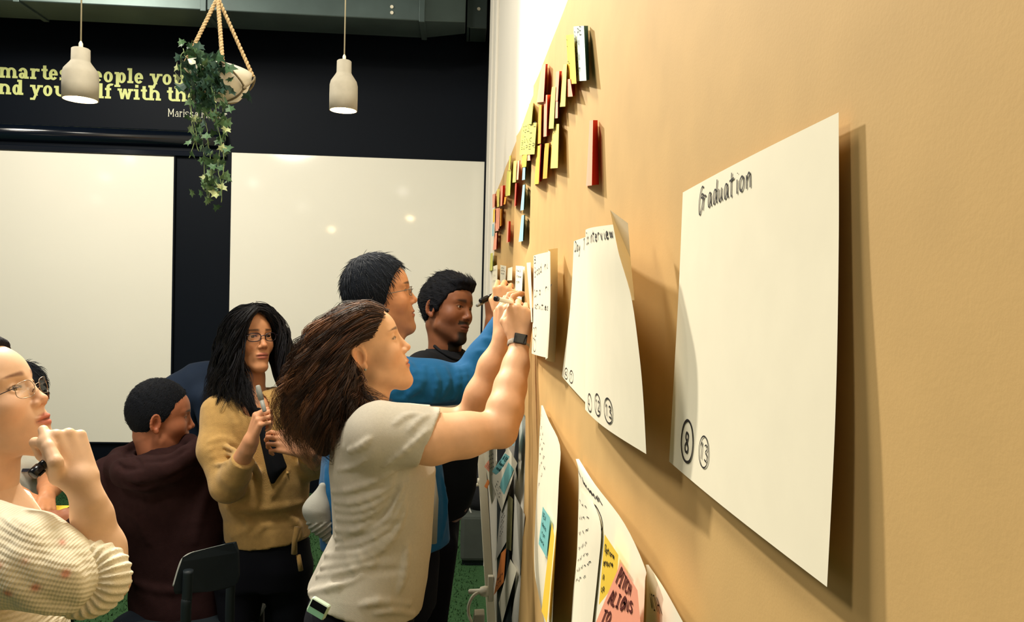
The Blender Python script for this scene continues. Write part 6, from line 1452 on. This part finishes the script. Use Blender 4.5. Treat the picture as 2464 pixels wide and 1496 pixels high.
# ---------------- woman in the cream knitted sweater, nearest on the left
def knit():
    m = bpy.data.materials.new('knit'); m.use_nodes = True; nt = m.node_tree; b = nt.nodes['Principled BSDF']; L = nt.links
    b.inputs['Roughness'].default_value = .95; b.inputs['Specular IOR Level'].default_value = .1; b.inputs['Sheen Weight'].default_value = .2
    a = nt.nodes.new('ShaderNodeAttribute'); a.attribute_name = 'Col'
    tc = nt.nodes.new('ShaderNodeTexCoord'); mp = nt.nodes.new('ShaderNodeMapping'); mp.inputs['Rotation'].default_value = (0, math.radians(-24), 0); L.new(tc.outputs['Object'], mp.inputs[0])
    w1 = nt.nodes.new('ShaderNodeTexWave'); w1.wave_type = 'BANDS'; w1.bands_direction = 'Z'; w1.inputs['Scale'].default_value = 42; w1.inputs['Distortion'].default_value = .6; w1.inputs['Detail Scale'].default_value = 8
    w2 = nt.nodes.new('ShaderNodeTexWave'); w2.wave_type = 'BANDS'; w2.bands_direction = 'X'; w2.inputs['Scale'].default_value = 75; w2.inputs['Distortion'].default_value = 1.2; w2.inputs['Detail Scale'].default_value = 6
    for w in (w1, w2): L.new(mp.outputs[0], w.inputs[0])
    mu = nt.nodes.new('ShaderNodeMath'); mu.operation = 'MULTIPLY_ADD'; mu.inputs[1].default_value = .55; L.new(w2.outputs['Fac'], mu.inputs[0]); L.new(w1.outputs['Fac'], mu.inputs[2])
    bp = nt.nodes.new('ShaderNodeBump'); bp.inputs['Strength'].default_value = .30; bp.inputs['Distance'].default_value = .006; L.new(mu.outputs[0], bp.inputs['Height']); L.new(bp.outputs[0], b.inputs['Normal'])
    r = nt.nodes.new('ShaderNodeMapRange'); r.inputs[2].default_value = 1.5; r.inputs[3].default_value = .90; r.inputs[4].default_value = 1.03; L.new(mu.outputs[0], r.inputs[0])
    mx = nt.nodes.new('ShaderNodeMix'); mx.data_type = 'RGBA'; mx.blend_type = 'MULTIPLY'; mx.inputs[0].default_value = 1; L.new(a.outputs['Color'], mx.inputs[6]); L.new(r.outputs[0], mx.inputs[7]); L.new(mx.outputs[2], b.inputs['Base Color'])
    return m
M['knit'] = knit()
M['knit_cuff'] = mat('knit_cuff', srgb(232, 222, 196), .95, .1, bump=.5, bscale=260, sheen=.2)
M['gold_frame'] = mat('gold_frame', srgb(150, 130, 110), .3, .5, metal=.7)
def person_cream():
    Yc = 1.36; c = P(-48, 994, Yc); R = frame(dirn(2, 22)); s = .93
    t = thing('person', 'woman in a cream knitted sweater with a finger at her lips', 'person', (c[0], Yc, 0))
    neck = chain([c+R@V3(-.02, 0, -.045)*s, P(-50, 1110, Yc), P(-55, 1190, Yc)], [.052, .052, .062], .03)
    skin = SK['light']
    el, wr = P(262, 1400, 1.300), P(196, 1158, 1.275)
    arm = chain([el, P(245, 1320, 1.295), P(222, 1240, 1.285), wr], [.034, .033, .0275, .0215], .02)
    # hand: knuckles up, index straight to the lips
    hd, HR = hand(P(196, 1160, 1.275), V3(-.42, .05, .92), V3(.62, -.70, .28), 'R', [(78, 84, 42), (80, 86, 42), (82, 86, 42), (82, 86, 42)], .92, [P(134, 1112, 1.235), P(118, 1075, 1.250), P(104, 1034, 1.275)])
    head(t, c, R, s, head_field(True, 1.05, nose=.98, lips=1.15, wide=1.05, short=.94), skin_color(skin, srgb(186, 92, 76), srgb(120, 78, 58), brow_h=.0036, blush=.16, short=.94), neck, [(arm.u(hd, .012), .0027)], h=.0022, flat=np.array(srgb(222, 182, 148)), core=[([P(-55, 1190, Yc), P(-50, 1320, Yc), P(-30, 1650, Yc)], [.062, .10, .11]), ([P(-50, 1310, Yc), P(-30, 1335, 1.26), P(130, 1388, 1.24), el], [.07, .055, .046, .033])])
    eyes(t, c, R, s)
    glasses(t, c, R, s, M['gold_frame'], .0006, 'full', .0235, .0150, .010, .112, 'clear_lens', M['frame_dark'], dip=-.006)
    hl = [(-.08, -.03), (-.02, -.010), (.0, .0), (.02, .018), (.05, .036), (.075, .052), (.09, .066), (.105, .080), (.15, .10)]
    short_hair(t, hair_cap(hl, .012, .006, nape=-.10, fem=True, wide=1.05), c, R, s, srgb(24, 24, 30), n=500, length=.03, out=.15, flow=(-1, 0, -.3), h=.004, amp=.002)
    X = V3(1, 0, 0); Yv = V3(0, 1, 0)
    def sec(y, x0, x1, hy, Y=Yc):
        a, b = P(x0, y, Y), P(x1, y, Y); return ((a+b)/2, X*((b[0]-a[0])/2), Yv*hy)
    body = loft([sec(1190, -120, 8, .08), sec(1225, -160, 30, .13), sec(1285, -180, 50, .16), sec(1400, -190, 95, .17), sec(1520, -185, 130, .165), sec(1700, -180, 135, .165), sec(1800, -175, 135, .17)])
    sho = P(-40, 1335, 1.22)
    slv = chain([sho, P(60, 1345, 1.225), P(130, 1372, 1.23), P(186, 1392, 1.24)], [.082, .070, .058, .046], .02)
    farm = chain([P(-40, 1290, 1.52), P(60, 1480, 1.50)], [.08, .065], .02)
    sh = body.u(slv, .03).u(farm, .04).sub(neck.grow(.010), .008)
    sh = ridges(sh, [([(40, 1330), (80, 1360), (110, 1405)], .012, .005), ([(120, 1345), (145, 1375), (150, 1420)], .012, .006), ([(0, 1360), (40, 1410), (90, 1445)], .012, .005), ([(165, 1355), (180, 1390), (190, 1435)], .012, .008), ([(60, 1450), (130, 1462), (185, 1460)], .010, .005), ([(20, 1255), (60, 1280), (100, 1320)], .012, .005)], .015)
    sh = sh.warp(lambda p: .0016*wob(p, 40))
    dots, _ = hits([(158, 1380), (86, 1413), (18, 1428), (150, 1304), (60, 1350), (-5, 1360)], sh)
    dc = [1, .9, .9, .55, .3, .5]
    def kc(V):
        cc = np.tile(np.array(srgb(240, 231, 206)), (len(V), 1))
        for q, w in zip(dots, dc):
            m = (np.exp(-((V-q)**2).sum(1)/(.0052**2))*w)[:, None]; m = np.clip(m*1.6, 0, .85); cc = cc*(1-m)+np.array(srgb(226, 150, 126))*m
        return cc
    cloth('knitted_sweater', sh, .0034, 'knit', t, kc)
    # wide turned-up cuff with ribs
    ca, cb = P(192, 1396, 1.225), P(232, 1388, 1.285); ax = cb-ca; L = np.linalg.norm(ax); ax /= L
    cuff = chain([ca-ax*.01, (ca+cb)/2, cb+ax*.03], [.051, .055, .053], .02).cut(cb, ax, .008).cut(ca-ax*.006, -ax, .012)
    u1 = np.cross(ax, V3(0, 1, 0)); u1 /= np.linalg.norm(u1); u2 = np.cross(ax, u1)
    def ribs(p):
        q = p-ca; ang = np.arctan2(q@u1, q@u2); return .0020*np.cos(ang*26)+.0014*wob(p, 45)
    cloth('ribbed_cuff', cuff.warp(ribs), .0024, 'knit_cuff', t)
    ba = loft([(P(-20, 1700, Yc), X*.12, Yv*.15), (P(-20, 1850, Yc), X*.14, Yv*.165), (P(-20, 2000, Yc), X*.12, Yv*.15)])
    q = P(-20, 1900, Yc); legs(t, P(-20, 1950, Yc), [(q[0], 1.26, 0), (q[0], 1.48, 0)], .085, top=ba)
    shoes(t, [((q[0], 1.26, 0), (1, 0, 0)), ((q[0], 1.48, 0), (1, 0, 0))], 'shoe')
    marker('pen', P(121, 1103, 1.265), P(76, 1143, 1.235), .0078, 'black marker pen held at the sweater woman chin', 'black_plastic', 'black_plastic', .45)

# ---------------- someone in navy bending behind the mustard cardigan
M['navy_shirt'] = mat('navy_shirt', srgb(18, 32, 52), .85, .2)
def person_navy():
    Yc = 4.3; c = P(575, 850, Yc); R = frame(dirn(-10, -35)); s = 1.0
    t = thing('person', 'person in navy bending forward behind the woman in mustard', 'person', (c[0]-.3, Yc, 0))
    neck = chain([c+R@V3(-.02, 0, -.045), P(548, 890, Yc)], [.056, .065], .03)
    head(t, c, R, s, head_field(False), skin_color(SK['mid'], srgb(150, 90, 80), srgb(24, 20, 22)), neck, [], h=.005, flat=np.array(SK['mid']))
    hl = [(-.07, -.045), (-.02, -.026), (.0, -.005), (.02, .030), (.05, .056), (.07, .075), (.09, .09), (.15, .12)]
    short_hair(t, hair_cap(hl, .010, .010), c, R, s, srgb(17, 20, 27), n=300, length=.02, h=.006, r=.0016)
    body = chain([P(545, 905, Yc), P(490, 935, Yc), P(440, 975, Yc), P(425, 1060, Yc), P(430, 1150, Yc)], [.09, .14, .16, .16, .155], .06)
    body = body.u(chain([P(500, 960, 4.15), P(520, 1080, 4.1)], [.075, .055], .03), .05)
    cloth('navy_shirt', body.warp(lambda p: .003*wob(p, 25)), .012, 'navy_shirt', t)
    q = P(430, 1150, Yc); legs(t, q, [(q[0]-.03, 4.22, 0), (q[0]+.02, 4.42, 0)], .09, h=.014)
    shoes(t, [((q[0]-.03, 4.22, 0), (1, 0, 0)), ((q[0]+.02, 4.42, 0), (1, 0, 0))], 'shoe')
WHO = None
def want(k): return WHO is None or k in WHO
if want('A'): person_grey(); belt_device()
if want('B'): person_blue()
if want('C'): person_black()
if want('D'): person_mustard()
if want('E'): person_hoodie()
if want('F'): person_polo()
if want('G'): person_cream()
if want('H'): person_navy()
